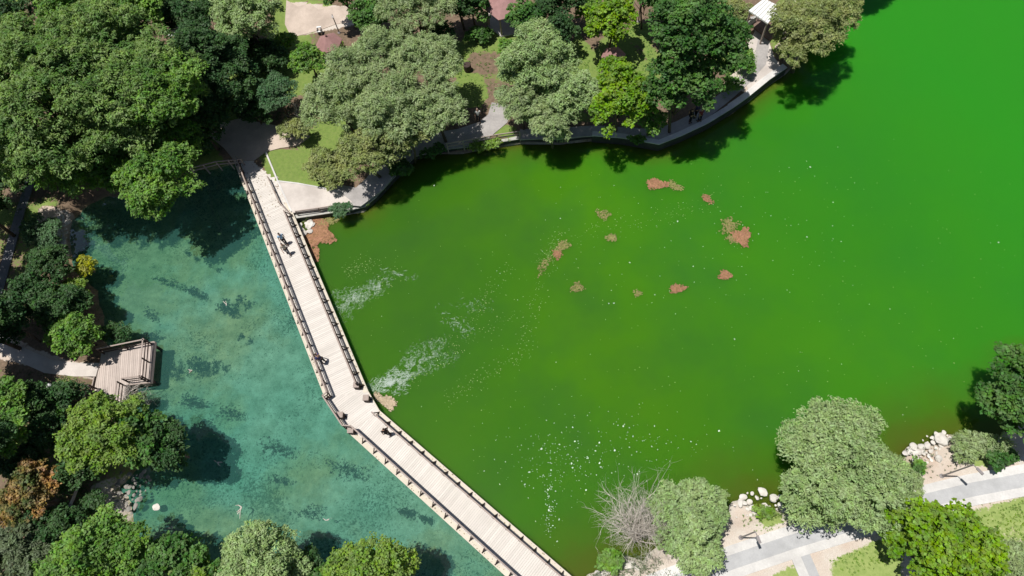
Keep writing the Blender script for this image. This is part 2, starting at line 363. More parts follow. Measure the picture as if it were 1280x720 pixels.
def build_water():
    # the divide between lake and pond runs under the footbridge
    div = [(200,-10),(330,220),(372,300),(432,490),(452,525),(690,745),(760,810)]
    D = [tuple(p) for p in un2(div)]
    # lake: grid for the shallow attribute
    xs = np.arange(-52, 120, .8); ys = np.arange(-16, 100, .8)
    X, Y = np.meshgrid(xs, ys); P = np.stack([X.ravel(), Y.ravel()], 1)
    # snap: keep quads east of divide
    lakepoly = D+[(120, -16), (120, 100), (-52, 100)]
    pondpoly = D+[(-20, -16), (-80, -16), (-80, 70)]
    nx = len(xs); i = (np.arange(len(ys)-1)[:, None]*nx+np.arange(nx-1)[None, :]).ravel()
    s = sdist(P, lakepoly); Q = np.stack([i, i+1, i+1+nx, i+nx], 1)
    # pull vertices just outside the divide onto it
    DD = np.array(D); near = (s < 0) & (s > -1.3)
    for k in np.where(near)[0]:
        best = None
        for j in range(len(DD)-1):
            a, b = DD[j], DD[j+1]; e = b-a; t = np.clip(((P[k]-a)@e)/(e@e), 0, 1); q = a+t*e; dd = ((P[k]-q)**2).sum()
            if best is None or dd < best[0]: best = (dd, q)
        if best[0] < 1.7: P[k] = best[1]
    ok = (s >= 0) | near
    Q = Q[ok[Q].all(1)]
    dsh = sdist(P, WATERW); 
    px = proj(np.column_stack([P, np.zeros(len(P))]))
    width = np.where(px[:, 1] > 420, 5.5, 2.6)
    sh = np.clip(1-dsh/width, 0, 1.2)
    br = sdist(px, [(400,290),(470,330),(500,520),(430,500)])
    # closed body of water 3 m thick: top, bottom and the rim between them
    N0 = len(P); e = np.concatenate([Q[:, [0, 1]], Q[:, [1, 2]], Q[:, [2, 3]], Q[:, [3, 0]]])
    key = e[:, 0].astype(np.int64)*N0*2+e[:, 1]; rk = e[:, 1].astype(np.int64)*N0*2+e[:, 0]; rim = e[~np.isin(key, rk)]
    side = np.stack([rim[:, 1], rim[:, 0], rim[:, 0]+N0, rim[:, 1]+N0], 1)
    V2 = np.concatenate([np.column_stack([P, np.zeros(N0)]), np.column_stack([P, np.full(N0, -7.)])])
    o = mesh_np('lake_water', V2, np.concatenate([Q, Q[:, ::-1]+N0, side]), lakemat())
    at = o.data.attributes.new('shallow', 'FLOAT', 'POINT'); at.data.foreach_set('value', np.concatenate([sh, sh]).astype(np.float32))
    tag(o, kind='structure')
    mb = MB(); mb.add([(x, y, .004) for x, y in D]+[(-20, -16, .004), (-80, -16, .004), (-80, 70, .004)], [tuple(range(len(D)+3))])
    tag(mb.build('pond_water', pondmat()), kind='structure')
    # low dividing wall under the bridge
    mb = MB()
    for a, b in zip(D[1:-1], D[2:]): mb.bar((a[0], a[1], -.75), (b[0], b[1], -.75), .35, 1.5)
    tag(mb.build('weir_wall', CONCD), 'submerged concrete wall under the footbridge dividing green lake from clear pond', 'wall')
build_ground(); build_water()
def sheet(name, px, mat, z=LAND+.06, th=.12, kind='structure'):
    mb = MB(); mb.prism([tuple(p) for p in un2(px, z)], z-th, z); return tag(mb.build(name, mat), kind=kind)
def ribbon(name, line, wd, mat, z, th=.12, off=0.):
    """band of width wd (m) beside a pixel polyline, shifted off metres to the left of travel"""
    c = un2(line, z); n = len(c); L = []; R_ = []
    for i in range(n):
        d = c[min(i+1, n-1)]-c[max(i-1, 0)]; d /= np.linalg.norm(d); nn = np.array([-d[1], d[0]])
        L.append(c[i]+nn*(off+wd/2)); R_.append(c[i]+nn*(off-wd/2))
    mb = MB()
    for i in range(n-1):
        a, b, cc, dd = R_[i], R_[i+1], L[i+1], L[i]; k = len(mb.v)
        mb.add([(*a, z-th), (*b, z-th), (*cc, z-th), (*dd, z-th), (*a, z), (*b, z), (*cc, z), (*dd, z)],
               [(4, 5, 6, 7), (0, 1, 5, 4), (2, 3, 7, 6)]+([(0, 4, 7, 3)] if i == 0 else [])+([(1, 2, 6, 5)] if i == n-2 else []))
    return tag(mb.build(name, mat), kind='structure')
ribbon('lawn_kerb', [(332,190),(347,226),(364,264)], .14, PATHB, LAND+.10)
ribbon('lawn_kerb', [(347,226),(372,229),(405,235),(424,239)], .12, PATHB, LAND+.095)
# north side paths
sheet('plaza_paving', [(250,160),(300,148),(362,160),(388,170),(372,182),(350,185),(331,190),(318,200),(292,200),(280,185)], SAND)
ribbon('lakeside_path', [(398,252),(425,243),(448,246),(468,230),(488,204),(510,186),(540,178),(575,172),(605,162),(622,148),(628,130)], 2.0, DUSTY, LAND+.050)
sheet('gravel_terrace', [(346,227),(372,230),(405,236),(425,240),(440,252),(432,258),(366,266),(360,258)], PATHW, LAND+.066)
ribbon('shore_path', [(650,168),(700,166),(745,163),(790,166),(822,168),(850,157),(880,142),(905,122),(930,100),(950,78),(955,50),(945,20)], 1.1, DUSTY, LAND+.050)
ribbon('east_path', [(975,62),(985,50),(995,25),(1003,0),(1008,-30)], 1.1, SAND, LAND+.052)
sheet('pale_clearing', [(932,62),(944,38),(960,48),(968,72),(978,86),(955,102),(936,116),(930,96),(942,84)], PATHW, LAND+.042)
sheet('dirt_yard', [(358,0),(372,8),(388,4),(398,12),(420,8),(447,10),(446,26),(420,30),(398,38),(364,47),(356,30)], SAND, LAND+.045)
# west walk
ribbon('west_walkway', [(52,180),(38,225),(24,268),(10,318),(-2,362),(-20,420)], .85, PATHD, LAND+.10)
ribbon('platform_path', [(-20,415),(20,440),(60,458),(95,462),(122,462)], 1.1, PATHW, LAND+.035)
# south-east path: grey centre between two pale bands
SEP = [(790,748),(860,722),(920,701),(985,679),(1060,656),(1145,629),(1215,612),(1280,600),(1400,575)]
ribbon('asphalt_path', SEP, .86, PATHG, LAND+.060)
ribbon('pale_kerb_band', SEP, .55, PATHB, LAND+.085, off=.705)
ribbon('pale_kerb_band', SEP, .55, PATHB, LAND+.085, off=-.705)
SIDE = [(1004,688),(1019,722),(1036,762)]
ribbon('asphalt_path', SIDE, .62, PATHG, LAND+.056)
ribbon('pale_kerb_band', SIDE, .62, PATHB, LAND+.080, off=-.62)
# ------------------------------------------------------------------ retaining walls (north shore)
QUAY = plain('shade_darkened_concrete', (.07, .075, .06), (.04, .045, .035), 1.5, .8, .2)  # shade of the lake-facing side painted in as a near-black body colour
def wall(pts, wd, z0, z1, mat, label, cap=None):
    P = un2(pts, z1); nm = 'retaining_wall'
    root = empty(nm, (P[0][0], P[0][1], 0), label, 'wall')
    body = MB(); capm = MB(); n = len(P)
    L = []; R_ = []
    for i in range(n):
        d = P[min(i+1, n-1)]-P[max(i-1, 0)]; d /= np.linalg.norm(d); nn = np.array([-d[1], d[0]])
        L.append(nn)
    for i in range(n-1):
        for mbx, a0, a1, h0, h1 in ((body, 0, wd, z0, z1-.08), (capm, -.03, wd+.03, z1-.08, z1)):
            q = [P[i]+L[i]*a0, P[i+1]+L[i+1]*a0, P[i+1]+L[i+1]*a1, P[i]+L[i]*a1]
            mbx.add([(*v, h0) for v in q]+[(*v, h1) for v in q], [(3, 2, 1, 0), (4, 5, 6, 7), (0, 1, 5, 4), (2, 3, 7, 6)]+([(0, 4, 7, 3)] if i == 0 else [])+([(1, 2, 6, 5)] if i == n-2 else []))
    body.build('wall_body', mat, root); capm.build('cap', cap or mat, root); return root
wall([(366,273),(400,268),(440,262),(456,258),(470,246),(492,222),(520,194)], .30, -.9, .62, QUAY, 'low concrete wall with shade-darkened face where the footbridge meets the north shore', CONC)
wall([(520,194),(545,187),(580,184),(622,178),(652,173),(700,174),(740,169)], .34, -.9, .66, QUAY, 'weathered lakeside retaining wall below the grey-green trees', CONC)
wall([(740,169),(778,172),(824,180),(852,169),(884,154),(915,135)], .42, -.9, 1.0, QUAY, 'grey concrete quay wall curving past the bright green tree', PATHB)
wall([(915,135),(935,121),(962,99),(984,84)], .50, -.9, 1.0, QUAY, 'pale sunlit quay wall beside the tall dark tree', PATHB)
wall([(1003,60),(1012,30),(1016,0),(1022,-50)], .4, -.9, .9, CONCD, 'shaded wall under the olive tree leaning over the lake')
# upper kerb walls with railings of the north path
def fence(pts, h, z, label, mat=CAPM, step=1.4, cat='fence', name='timber_fence'):
    P = un2(pts, z); root = empty(name, (P[0][0], P[0][1], z), label, cat)
    for a, b in zip(P[:-1], P[1:]):
        d = b-a; L = np.linalg.norm(d); n = max(1, round(L/step))
        for i in range(n):
            q = a+d*i/n; mb = MB(); mb.bar((q[0], q[1], z-.5), (q[0], q[1], z+h), .09, .09); mb.build('post', mat, root)
        for hh in (h-.05, h*.5):
            mb = MB(); mb.bar((a[0], a[1], z+hh), (b[0], b[1], z+hh), .07, .09); mb.build('rail', mat, root)
    q = P[-1]; mb = MB(); mb.bar((q[0], q[1], z-.5), (q[0], q[1], z+h), .09, .09); mb.build('post', mat, root); return root
fence([(560,187),(600,180),(622,176),(650,172)], .9, LAND, 'pale timber fence along the strip between path and lake wall')
fence([(244,217),(275,209),(306,206)], .9, LAND, 'thin timber fence in deep shade left of the footbridge end')
fence([(58,525),(82,502),(112,484)], .9, LAND, 'pale handrail fence leading down to the wooden platform')
fence([(372,268),(400,264),(438,258)], .55, LAND-.1, 'low weathered barrier at the edge of the white gravel terrace')
# ------------------------------------------------------------------ footbridge
L0 = np.array(un(288,190,DECK)[:2]); L1 = un(406,497,DECK)[:2]; R0 = un(334,190,DECK)[:2]; R1 = un(460,489,DECK)[:2]
L2 = un(437,542,DECK)[:2]; L3 = un(722,802,DECK)[:2]; R2 = un(474,513,DECK)[:2]; R3 = un(795,790,DECK)[:2]
def unit(v): return v/np.linalg.norm(v)
br = empty('footbridge', (*((L1+R1)/2), 0), 'long pale timber footbridge with dark railings bending across the water', 'bridge')
al1 = unit((L1-L0)+(R1-R0)); al2 = unit((L3-L2)+(R3-R2)); EW = .34
n1 = np.array([-al1[1], al1[0]]); n2 = np.array([-al2[1], al2[0]])      # towards right edge (east)
if n1@(R0-L0) < 0: n1 = -n1
if n2@(R2-L2) < 0: n2 = -n2
m_ = MB()
planks(m_, [L0, L1, R1, R0], al1, .145, .012, DECK-.05, DECK)
planks(m_, [L2, L3, R3, R2], al2, .145, .012, DECK-.05, DECK)
planks(m_, [L1, L2, R2, R1], unit(al1+al2), .145, .012, DECK-.05, DECK)
tag(m_.build('deck_plank', PLANK, br), kind='stuff')
# side fascia beams and edge strips
def strip_side(a, b, inward, label=None):
    mb = MB(); n = unit(b-a); q = [a-inward*.02, b-inward*.02, b+inward*.05, a+inward*.05]
    mb.prism([tuple(x) for x in q], DECK-.32, DECK+.012); mb.build('edge_beam', EDGEP, br)
for a, b, iv in ((L0, L1, n1), (L1, L2, unit(n1+n2)), (L2, L3, n2), (R0, R1, -n1), (R1, R2, -unit(n1+n2)), (R2, R3, -n2)): strip_side(a, b, iv)
for a, b, iv in ((L0, L1, n1), (L2, L3, n2), (R0+al1*6, R1, -n1), (R2, R3, -n2)):
    mb = MB(); q = [a+iv*.06, b+iv*.06, b+iv*EW, a+iv*EW]
    mb.prism([tuple(x) for x in q], DECK-.01, DECK+.016); mb.build('walk_edge_board', EDGEP, br)
def pile_row(a, b, n):
    for i in range(n):
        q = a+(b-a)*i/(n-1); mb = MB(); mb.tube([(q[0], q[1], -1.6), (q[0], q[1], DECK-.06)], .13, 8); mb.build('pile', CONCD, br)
pile_row(L0+n1*.5+al1*8, L1+n1*.5, 8); pile_row(R0-n1*.5+al1*8, R1-n1*.5, 8); pile_row(L2+n2*.5, L3+n2*.5, 10); pile_row(R2-n2*.5, R3-n2*.5, 10)
pm = {}
def rail(a, b, out, step=1.16, brace=True, h=1.08, root=None, z=DECK, ends=True):
    root = root or br; off = root.location; d = b-a; L = np.linalg.norm(d); n = max(1, round(L/step)); u = d/L
    ang = math.atan2(u[1], u[0])
    def place(key, name, mk, x, y, mat, rot):
        if key not in pm:
            mb = mk(); me_o = mb.build(name, mat, root, off=(0, 0, 0)); me = me_o.data; bpy.data.objects.remove(me_o)
            pm[key] = me
        o = bpy.data.objects.new(name, pm[key]); link(o, root)
        o.location = (x-off[0], y-off[1], z-off[2]); o.rotation_euler[2] = rot
    def mkpost():
        mb = MB(); mb.bar((0, 0, -.2), (0, 0, h+.03), .085, .085); return mb
    def mkbrace(sg):
        def f():
            mb = MB(); mb.bar((0, 0, h*.80), (0, sg*.36, .02), .06, .06, (1, 0, 0)); mb.bar((0, -sg*.04, .03), (0, sg*.42, .03), .07, .06); return mb
        return f
    sg = 1 if (-u[1]*out[0]+u[0]*out[1]) > 0 else -1
    rng_ = range(n+1) if ends else range(1, n)
    for i in rng_:
        q = a+d*i/n
        place(('post', h), 'railing_post', mkpost, q[0], q[1], RAILM, ang)
        if brace: place(('brace', sg, h), 'brace', mkbrace(sg), q[0], q[1], RAILM, ang)
    for i in range(n):
        p = a+d*i/n; q = a+d*(i+1)/n
        for nm, hh, ww, th, mt in (('handrail', h+.05, .10, .05, CAPM), ('middle_rail', h*.66, .045, .09, RAILM), ('lower_rail', h*.30, .045, .09, RAILM)):  # handrail paler than the rails below: sunlight on its top painted into the colour
            mb = MB(); mb.bar((p[0], p[1], z+hh), (q[0], q[1], z+hh), ww, th); mb.build(nm, mt, root)
IN = .47
a = un(305,203,DECK)[:2]; t0 = (a-L0)@al1
rail(L0+al1*t0+n1*IN, L1+n1*IN+al1*.15, -n1)
o_ = unit(n1+n2); e1 = L1+o_*.10+al1*.25; e2 = L2+o_*.10-al2*.45
rail(L1+n1*IN+al1*.15, e1, -n1, brace=False, ends=False); rail(e1, e2, -o_, brace=False)
rail(e2, L2+n2*IN+al2*.1, -n2, brace=False, ends=False); rail(L2+n2*IN+al2*.1, L3+n2*IN, -n2)
b = un(363,270,DECK)[:2]; t1 = (b-R0)@al1
rail(R0+al1*t1-n1*IN, R1-n1*IN-al1*.55, n1); rail(R2-n2*IN+al2*.1, R3-n2*IN, n2)
fence([(337,225),(351,256),(364,270)], .55, LAND, 'slim pale rail where bridge deck meets the gravel terrace', step=1.6)
def small_box(px, py, label):
    P = un(px, py, DECK); root = empty('wooden_box', P, label, 'box', 'square boxes at the bend of the bridge')
    x, y = P[:2]; mb = MB(); s = .20
    mb.prism([(x-s, y-s), (x+s, y-s), (x+s, y+s), (x-s, y+s)], DECK, DECK+.62); mb.build('box_body', RAILM, root)  # shaded sides painted as a dark body, lit top as a pale lid
    mb = MB(); s = .22; mb.prism([(x-s, y-s), (x+s, y-s), (x+s, y+s), (x-s, y+s)], DECK+.62, DECK+.67); mb.build('lid', CAPM, root)
    mb = MB(); mb.prism([(x-.3, y-.05), (x+.34, y-.05), (x+.34, y+.05), (x-.3, y+.05)], DECK+.002, DECK+.10); mb.build('foot', RAILM, root)
small_box(448,484,'square dark box with pale lid at the end of the upper lakeside railing')
small_box(460,500,'square dark box standing alone in the lakeside railing gap')
small_box(428,521,'square dark box against the middle of the pond-side railing at the bend')
small_box(441,540,'square dark box where the pond-side railing steps inward')
r = np.random.default_rng(12)
def litter(a, b, inn, n, label):
    t_ = r.random(n); off = np.abs(r.normal(0, .22, n))+.04; P = np.array([a+(b-a)*x for x in t_])+inn[None, :]*off[:, None]
    return np.column_stack([P, np.full(n, DECK+.02)])
LIT = np.concatenate([litter(L0, L1, n1, 160, ''), litter(R0, R1, -n1, 160, ''), litter(L2, L3, n2, 100, ''), litter(R2, R3, -n2, 100, ''), litter(L0, L0+al1*9, n1*6, 160, '')])
LITTER = LIT
# ------------------------------------------------------------------ platform
PA = [(127,440),(193,427),(188,478),(118,486)]; PB = [(118,486),(160,480),(154,530),(106,520)]
pl = empty('wooden_platform', (*un(155,455,DECK)[:2], 0), 'railed wooden viewing platform over the clear pond', 'platform')
m_ = MB(); A = un2(PA, DECK); B = un2(PB, DECK); vd = unit(un2([(192,427)], DECK)[0]-un2([(127,440)], DECK)[0])
planks(m_, A, vd, .135, .014, DECK-.05, DECK); planks(m_, B, vd, .135, .014, DECK-.052, DECK-.002)
tag(m_.build('deck_plank', DECKP, pl), kind='stuff')
def fas(p, q):
    a, b = un2([p, q], DECK); mb = MB(); mb.bar((*a, DECK-.13), (*b, DECK-.13), .09, .30); mb.build('edge_beam', CAPM, pl)
fas((127,440),(193,427)); fas((193,427),(188,478)); fas((188,478),(161,481)); fas((160,480),(154,530)); fas((118,470),(106,520))
def cen(P): return P.mean(0)
c0 = cen(A)
def prail(p, q, inset=.10):
    a, b = un2([p, q], DECK); u = unit(b-a); n = np.array([-u[1], u[0]]); n = n if n@(c0-a) > 0 else -n
    rail(a+n*inset, b+n*inset, -n, step=1.55, brace=False, root=pl)
prail((131,441),(190,429)); prail((190,429),(186,477)); prail((186,477),(162,480)); prail((158,482),(153,528)); prail((120,486),(108,520))
for x, y in ((130,442),(190,430),(186,474),(150,480)):
    P = un(x, y, DECK); mb = MB(); mb.tube([(P[0], P[1], -1.5), (P[0], P[1], DECK-.1)], .12, 8); mb.build('pile', RAILM, pl)
# ------------------------------------------------------------------ lamps
def lamp(px, py, h, arm, label, z=LAND, adir=(.25, -1)):
    P = un(px, py, z); root = empty('path_lamp', P, label, 'lamp', 'slim path lamps'); x, y = P[:2]
    ad = unit(np.array(adir)); mb = MB(); mb.tube([(x, y, z-.3), (x, y, z+h*.5), (x, y, z+h)], [.06, .05, .045], 8); mb.build('pole', STEEL, root)
    mb = MB(); mb.lathe((x, y, z), [(.16, -.1), (.16, .05), (.07, .10)], 8); mb.build('base', STEEL, root)
    e = (x+ad[0]*arm, y+ad[1]*arm, z+h-.12); mb = MB(); mb.tube([(x, y, z+h-.02), e], .03, 6); mb.build('arm', STEEL, root)
    mb = MB(); mb.bar((x+ad[0]*arm*.35, y+ad[1]*arm*.35, z+h-.04), e, .17, .06); mb.build('lamp_head', STEEL, root)
lamp(1177, 595, 4.0, .75, 'slim dark lamp post on pale ground above the right stretch of path', adir=(.62, -.75))
lamp(926, 672, 3.9, .7, 'slim dark lamp post beside the path next to the pale willow', adir=(.3, -.9))
lamp(798, 27, 4.0, .75, 'tall dark lamp post in the grass between two green trees at the top', adir=(.8, -.5))
lamp(424, 41, 2.3, .35, 'slim dark lamp post at the edge of the sandy yard')
# globe lamp by the platform path
P = un(84, 492, LAND); g = empty('globe_lamp', P, 'short lamp with a white globe in the shade left of the platform', 'lamp')
mb = MB(); mb.tube([P, P+np.array([0, 0, 1.9])], .05, 8); mb.build('pole', STEEL, g)
mb = MB(); mb.lathe(P+np.array([0, 0, 1.85]), [(.05, 0), (.16, .06), (.21, .2), (.16, .34), (.05, .40)], 12); mb.build('globe', WHITE, g, smooth=True)
P = un(581, 88, LAND); g = empty('litter_bin', P, 'dark round litter bin on a post in the dirt clearing', 'bin')
mb = MB(); mb.lathe(P+np.array([.3, 0, .0]), [(.27, 0), (.36, .1), (.36, .75), (.30, .78)], 12); mb.build('bin_body', RAILM, g)
mb = MB(); mb.tube([P, P+np.array([0, 0, 1.4])], .045, 6); mb.build('post', RAILM, g)
# ------------------------------------------------------------------ gazebos and pavilion
def gazebo(px, py, r, n, zt, label, rot=0., floor=True):
    c = un(px, py, LAND+zt*.8); x, y = c[:2]; root = empty('gazebo', (x, y, LAND), label, 'gazebo')
    ap = (x, y, LAND+zt); eave = LAND+zt*.72
    pts = [(x+r*math.cos(rot+2*math.pi*k/n), y+r*math.sin(rot+2*math.pi*k/n)) for k in range(n)]
    rf = None
    for k in range(n):
        a, b = pts[k], pts[(k+1) % n]; mb = MB()
        mb.add([(*a, eave), (*b, eave), ap, (*a, eave-.07), (*b, eave-.07), (ap[0], ap[1], ap[2]-.07)], [(0, 1, 2), (5, 4, 3), (0, 3, 4, 1)])
        o = mb.build('roof_panel', ROOFM, root)
    for k in range(n):
        a = pts[k]; q = (x+(a[0]-x)*.85, y+(a[1]-y)*.85); mb = MB(); mb.bar((*q, LAND-.1), (*q, eave), .12, .12); mb.build('post', CAPM, root)
    mb = MB(); mb.prism([(x+(a[0]-x)*.92, y+(a[1]-y)*.92) for a in pts], LAND, LAND+.14); mb.build('floor', CONC, root)
    mb = MB(); mb.lathe((ap[0], ap[1], ap[2]-.03), [(.09, 0), (.09, .12), (.01, .25)], 8); mb.build('finial', ROOFM, root)
gazebo(410, 51, 1.28, 6, 3.0, 'pink-brown six-sided gazebo roof below the sandy yard', .3)
gazebo(632, 2, 2.1, 6, 3.2, 'large pink-roofed gazebo cut by the top edge of the picture', .2)
gazebo(767, 67, 1.1, 6, 2.8, 'pink gazebo roof mostly hidden behind the bright green tree', .1)
sheet('gazebo_steps', [(609,14),(619,12),(621,27),(638,37),(628,40),(614,30)], PATHW, LAND+.05)
bx = empty('picnic_seat', un(401,42,LAND), 'pair of pale slabs of a small seat beside the pink gazebo', 'bench')
for dy in (-.16, .16):
    P = un(401, 42, LAND); mb = MB(); mb.prism([(P[0]-.22, P[1]+dy-.1), (P[0]+.22, P[1]+dy-.06), (P[0]+.22, P[1]+dy+.1), (P[0]-.22, P[1]+dy+.06)], LAND+.4 if dy < 0 else LAND+.65, LAND+.46 if dy < 0 else LAND+.71); mb.build('slab', WHITE, bx)
for dx in (-.17, .17):
    mb = MB(); mb.prism([(P[0]+dx-.03, P[1]-.2), (P[0]+dx+.03, P[1]-.2), (P[0]+dx+.03, P[1]+.2), (P[0]+dx-.03, P[1]+.2)], LAND, LAND+.65); mb.build('leg', STEEL, bx)
# white-roofed pavilion
zr = LAND+2.7; rp = un2([(936,13),(955,-2),(975,8),(960,29)], zr); c = rp.mean(0)
pv = empty('pavilion', (*c, LAND), 'pavilion with a flat white roof and brown floor near the top right trees', 'pavilion')
mb = MB(); mb.prism([tuple(p) for p in rp], zr-.14, zr); mb.build('roof', WHITE, pv)
fl = un2([(935,28),(946,21),(972,42),(962,50)], LAND+.2)
mb = MB(); mb.prism([tuple(p) for p in fl], LAND-.1, LAND+.25); mb.build('floor', plain('brown_floor', (.22, .15, .12), (.15, .1, .08), 5), pv)
for p in rp:
    q = c+(p-c)*.88; mb = MB(); mb.bar((*q, LAND), (*q, zr-.14), .12, .12); mb.build('post', CAPM, pv)
for i in range(1, 6):
    a = rp[0]+(rp[3]-rp[0])*i/6; b_ = rp[1]+(rp[2]-rp[1])*i/6; mb = MB(); mb.bar((*a, zr+.015), (*b_, zr+.015), .05, .03); mb.build('roof_seam', CONC, pv)
q0, q1 = un2([(934,28),(946,20)], LAND+.9); mb = MB(); mb.bar((*q0, LAND+.45), (*q1, LAND+.45), .12, .9); mb.build('low_wall', CONC, pv)
P = un(972, 17, LAND+2.4); um = empty('parasol', (P[0], P[1], LAND), 'white parasol half hidden by leaves beside the white pavilion', 'parasol')
mb = MB(); mb.lathe((P[0], P[1], LAND+2.1), [(.85, 0), (.5, .25), (.03, .45)], 8); mb.build('canopy', WHITE, um)
mb = MB(); mb.tube([(P[0], P[1], LAND), (P[0], P[1], LAND+2.5)], .03, 6); mb.build('pole', STEEL, um)
P = un(226, 49, LAND+1.2); um = empty('parasol', (P[0], P[1], LAND), 'small white canopy glimpsed between the big dark crowns', 'parasol')
mb = MB(); mb.lathe((P[0], P[1], LAND+2.3), [(.9, 0), (.5, .25), (.03, .5)], 6); mb.build('canopy', WHITE, um)
mb = MB(); mb.tube([(P[0], P[1], LAND), (P[0], P[1], LAND+2.6)], .03, 6); mb.build('pole', STEEL, um)
# ------------------------------------------------------------------ rocks
import bmesh
def rockmesh(seed, amp=.35):
    r = np.random.default_rng(seed); bm = bmesh.new(); bmesh.ops.create_icosphere(bm, subdivisions=2, radius=1)
    ph = r.random((5, 3))*6; 
    planes = [(Vector(r.normal(size=3)).normalized(), r.uniform(.55, .9)) for _ in range(7)]
    for v in bm.verts:
        p = v.co.copy()
        for n_, dd in planes:
            k = p.dot(n_)
            if k > dd: p -= n_*(k-dd)*.9
        s = 1+.10*math.sin(p.x*3+ph[0][0])*math.sin(p.y*3+ph[0][1])+.07*math.sin(p.z*6+ph[1][0]); v.co = p*s
    me = bpy.data.meshes.new('rock'); bm.to_mesh(me); bm.free(); return me
RM = [rockmesh(i) for i in range(6)]
RMD = []
for m in RM:
    m.materials.append(ROCKM); d_ = m.copy(); d_.materials.clear(); d_.materials.append(ROCKD); RMD.append(d_)
def rock(px, py, s, label, group, dark=False, z=LAND-.1):
    P = un(px, py, z); me = random.choice(RMD if dark else RM); o = link(bpy.data.objects.new('rock', me))
    o.location = (P[0], P[1], z); o.scale = (s*random.uniform(.8, 1.3), s*random.uniform(.7, 1.1), s*random.uniform(.35, .6))
    o.rotation_euler = (random.uniform(-.3, .3), random.uniform(-.3, .3), random.uniform(0, 6.28)); tag(o, label, 'rock', group)
rock(1177, 549, .42, 'largest white boulder at the tip of the right rock pile by the water', 'rocks on the right bank')
rock(1174, 574, .38, 'long flat pale rock lying on the bare ground above the lamp post', 'rocks on the right bank')
def cluster(n, poly, s0, s1, label, group, dark=False, z=LAND-.1):
    poly = np.array(poly, float); lo = poly.min(0); hi = poly.max(0); k = 0; done = []; tries = 0
    while k < n and tries < 4000:
        p = lo+rng.random(2)*(hi-lo)
        if sdist([p], poly)[0] < 0 or any((abs(p-q_)).max() < 4.2*(1-.5*min(1, tries/400)) for q_ in done): tries += 1; continue
        done.append(p)
        rock(p[0], p[1], s0+(s1-s0)*random.random()**1.8, label, group, dark, z); k += 1
cluster(52, [(1118,572),(1152,548),(1165,540),(1182,538),(1190,552),(1188,580),(1172,588),(1156,580),(1140,580),(1134,566)], .06, .34, 'white limestone rock in the pile on the right bank', 'rocks on the right bank', z=LAND-.35)
cluster(30, [(916,630),(936,613),(956,615),(985,622),(988,640),(968,640),(950,642),(942,662),(922,655)], .06, .34, 'white limestone rock on the bank between the two pale trees', 'rocks between the pale trees', z=LAND-.35)
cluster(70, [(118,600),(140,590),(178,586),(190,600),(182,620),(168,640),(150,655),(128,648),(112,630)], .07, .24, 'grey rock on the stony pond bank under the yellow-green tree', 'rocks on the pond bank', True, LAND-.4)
cluster(50, [(66,262),(80,250),(86,262),(84,290),(78,318),(66,300)], .14, .32, 'pale rock in the low stone edge at the left end of the pond', 'rocks at the left pond edge', False, LAND-.3)
cluster(12, [(372,278),(392,276),(388,292),(376,296)], .14, .34, 'pale rock wedged beside the footbridge at its north end', 'rocks beside the bridge', False, .15)
cluster(10, [(1260,575),(1280,560),(1300,560),(1290,580)], .14, .3, 'small pale rock at the far right path edge', 'rocks at the right edge')
cluster(10, [(740,715),(775,700),(800,706),(790,720),(750,722)], .14, .32, 'pale rock on the scrubby bank by the bare tree', 'rocks by the bare tree', False, LAND-.4)
rock(387, 281, .42, 'white boulder by the orange algae at the bridge', 'rocks beside the bridge', z=.1)
rock(196, 634, .36, 'single pale rock standing out of the pond near the stony bank', 'rocks in the pond', z=-.05)
# ------------------------------------------------------------------ floating and submerged things
def flakes(P, size, asp, ang, lift, seed=1, tilt=.15):
    """P (n,3): low six-sided bumps"""
    r = np.random.default_rng(seed); n = len(P); k = 6
    a = np.linspace(0, 2*np.pi, k, endpoint=False)[None, :]+r.random((n, 1))*.6
    rad = r.uniform(.6, 1.25, (n, k)); sz = size*r.uniform(.5, 1.5, n)
    x = np.cos(a)*rad*sz[:, None]; y = np.sin(a)*rad*sz[:, None]*asp
    c, s = np.cos(ang)[:, None], np.sin(ang)[:, None]
    X = c*x-s*y; Y = s*x+c*y
    V = np.zeros((n, k+1, 3)); V[:, :k, 0] = X+P[:, 0:1]; V[:, :k, 1] = Y+P[:, 1:2]; V[:, :k, 2] = P[:, 2:3]
    V[:, k, :] = P; V[:, k, 2] += lift*r.uniform(.5, 1.5, n)
    b = np.arange(n)[:, None]*(k+1)
    Fq = np.concatenate([np.stack([b[:, 0]+i, b[:, 0]+(i+1) % k, b[:, 0]+k], 1) for i in range(k)], 0)
    return V.reshape(-1, 3), Fq
def pts_from_px(px, z=.01):
    return np.array([un(x, y, z) for x, y in px])
def blobpts(cx, cy, rx, ry, deg, n, seed, power=.5):
    r = np.random.default_rng(seed); t = r.random(n)*2*np.pi; q = r.random(n)**power
    lob = 1+.3*np.sin(3*t+seed)+.18*np.sin(5*t+2*seed)
    x = np.cos(t)*q*rx*lob; y = np.sin(t)*q*ry*lob; a = math.radians(deg)
    return np.column_stack([cx+x*math.cos(a)-y*math.sin(a), cy+x*math.sin(a)+y*math.cos(a)])
def algae(px, py, rx, ry, deg, n, mat, label, size=.09, power=.5):
    n = int(n*2.2); pts = blobpts(px, py, rx, ry, deg, n, int(px+py), power); pts += rng.normal(0, 1., pts.shape); P = pts_from_px(pts, .012)
    P[:, 2] += rng.random(n)*.05; V, Fq = flakes(P, size*.62, .8, rng.random(n)*6.28, .02, int(px))
    o = mesh_np('algae_mat', V, Fq, mat, off=un(px, py, 0)); tag(o, label, 'algae', 'floating algae mats')
algae(821,230,12,5,5,340,MUD,'long reddish algae mat with a paler tail, topmost on the lake',.10)
algae(844,233,9,3.5,25,120,MUDT,'thin tan algae tail trailing right of the long reddish mat')
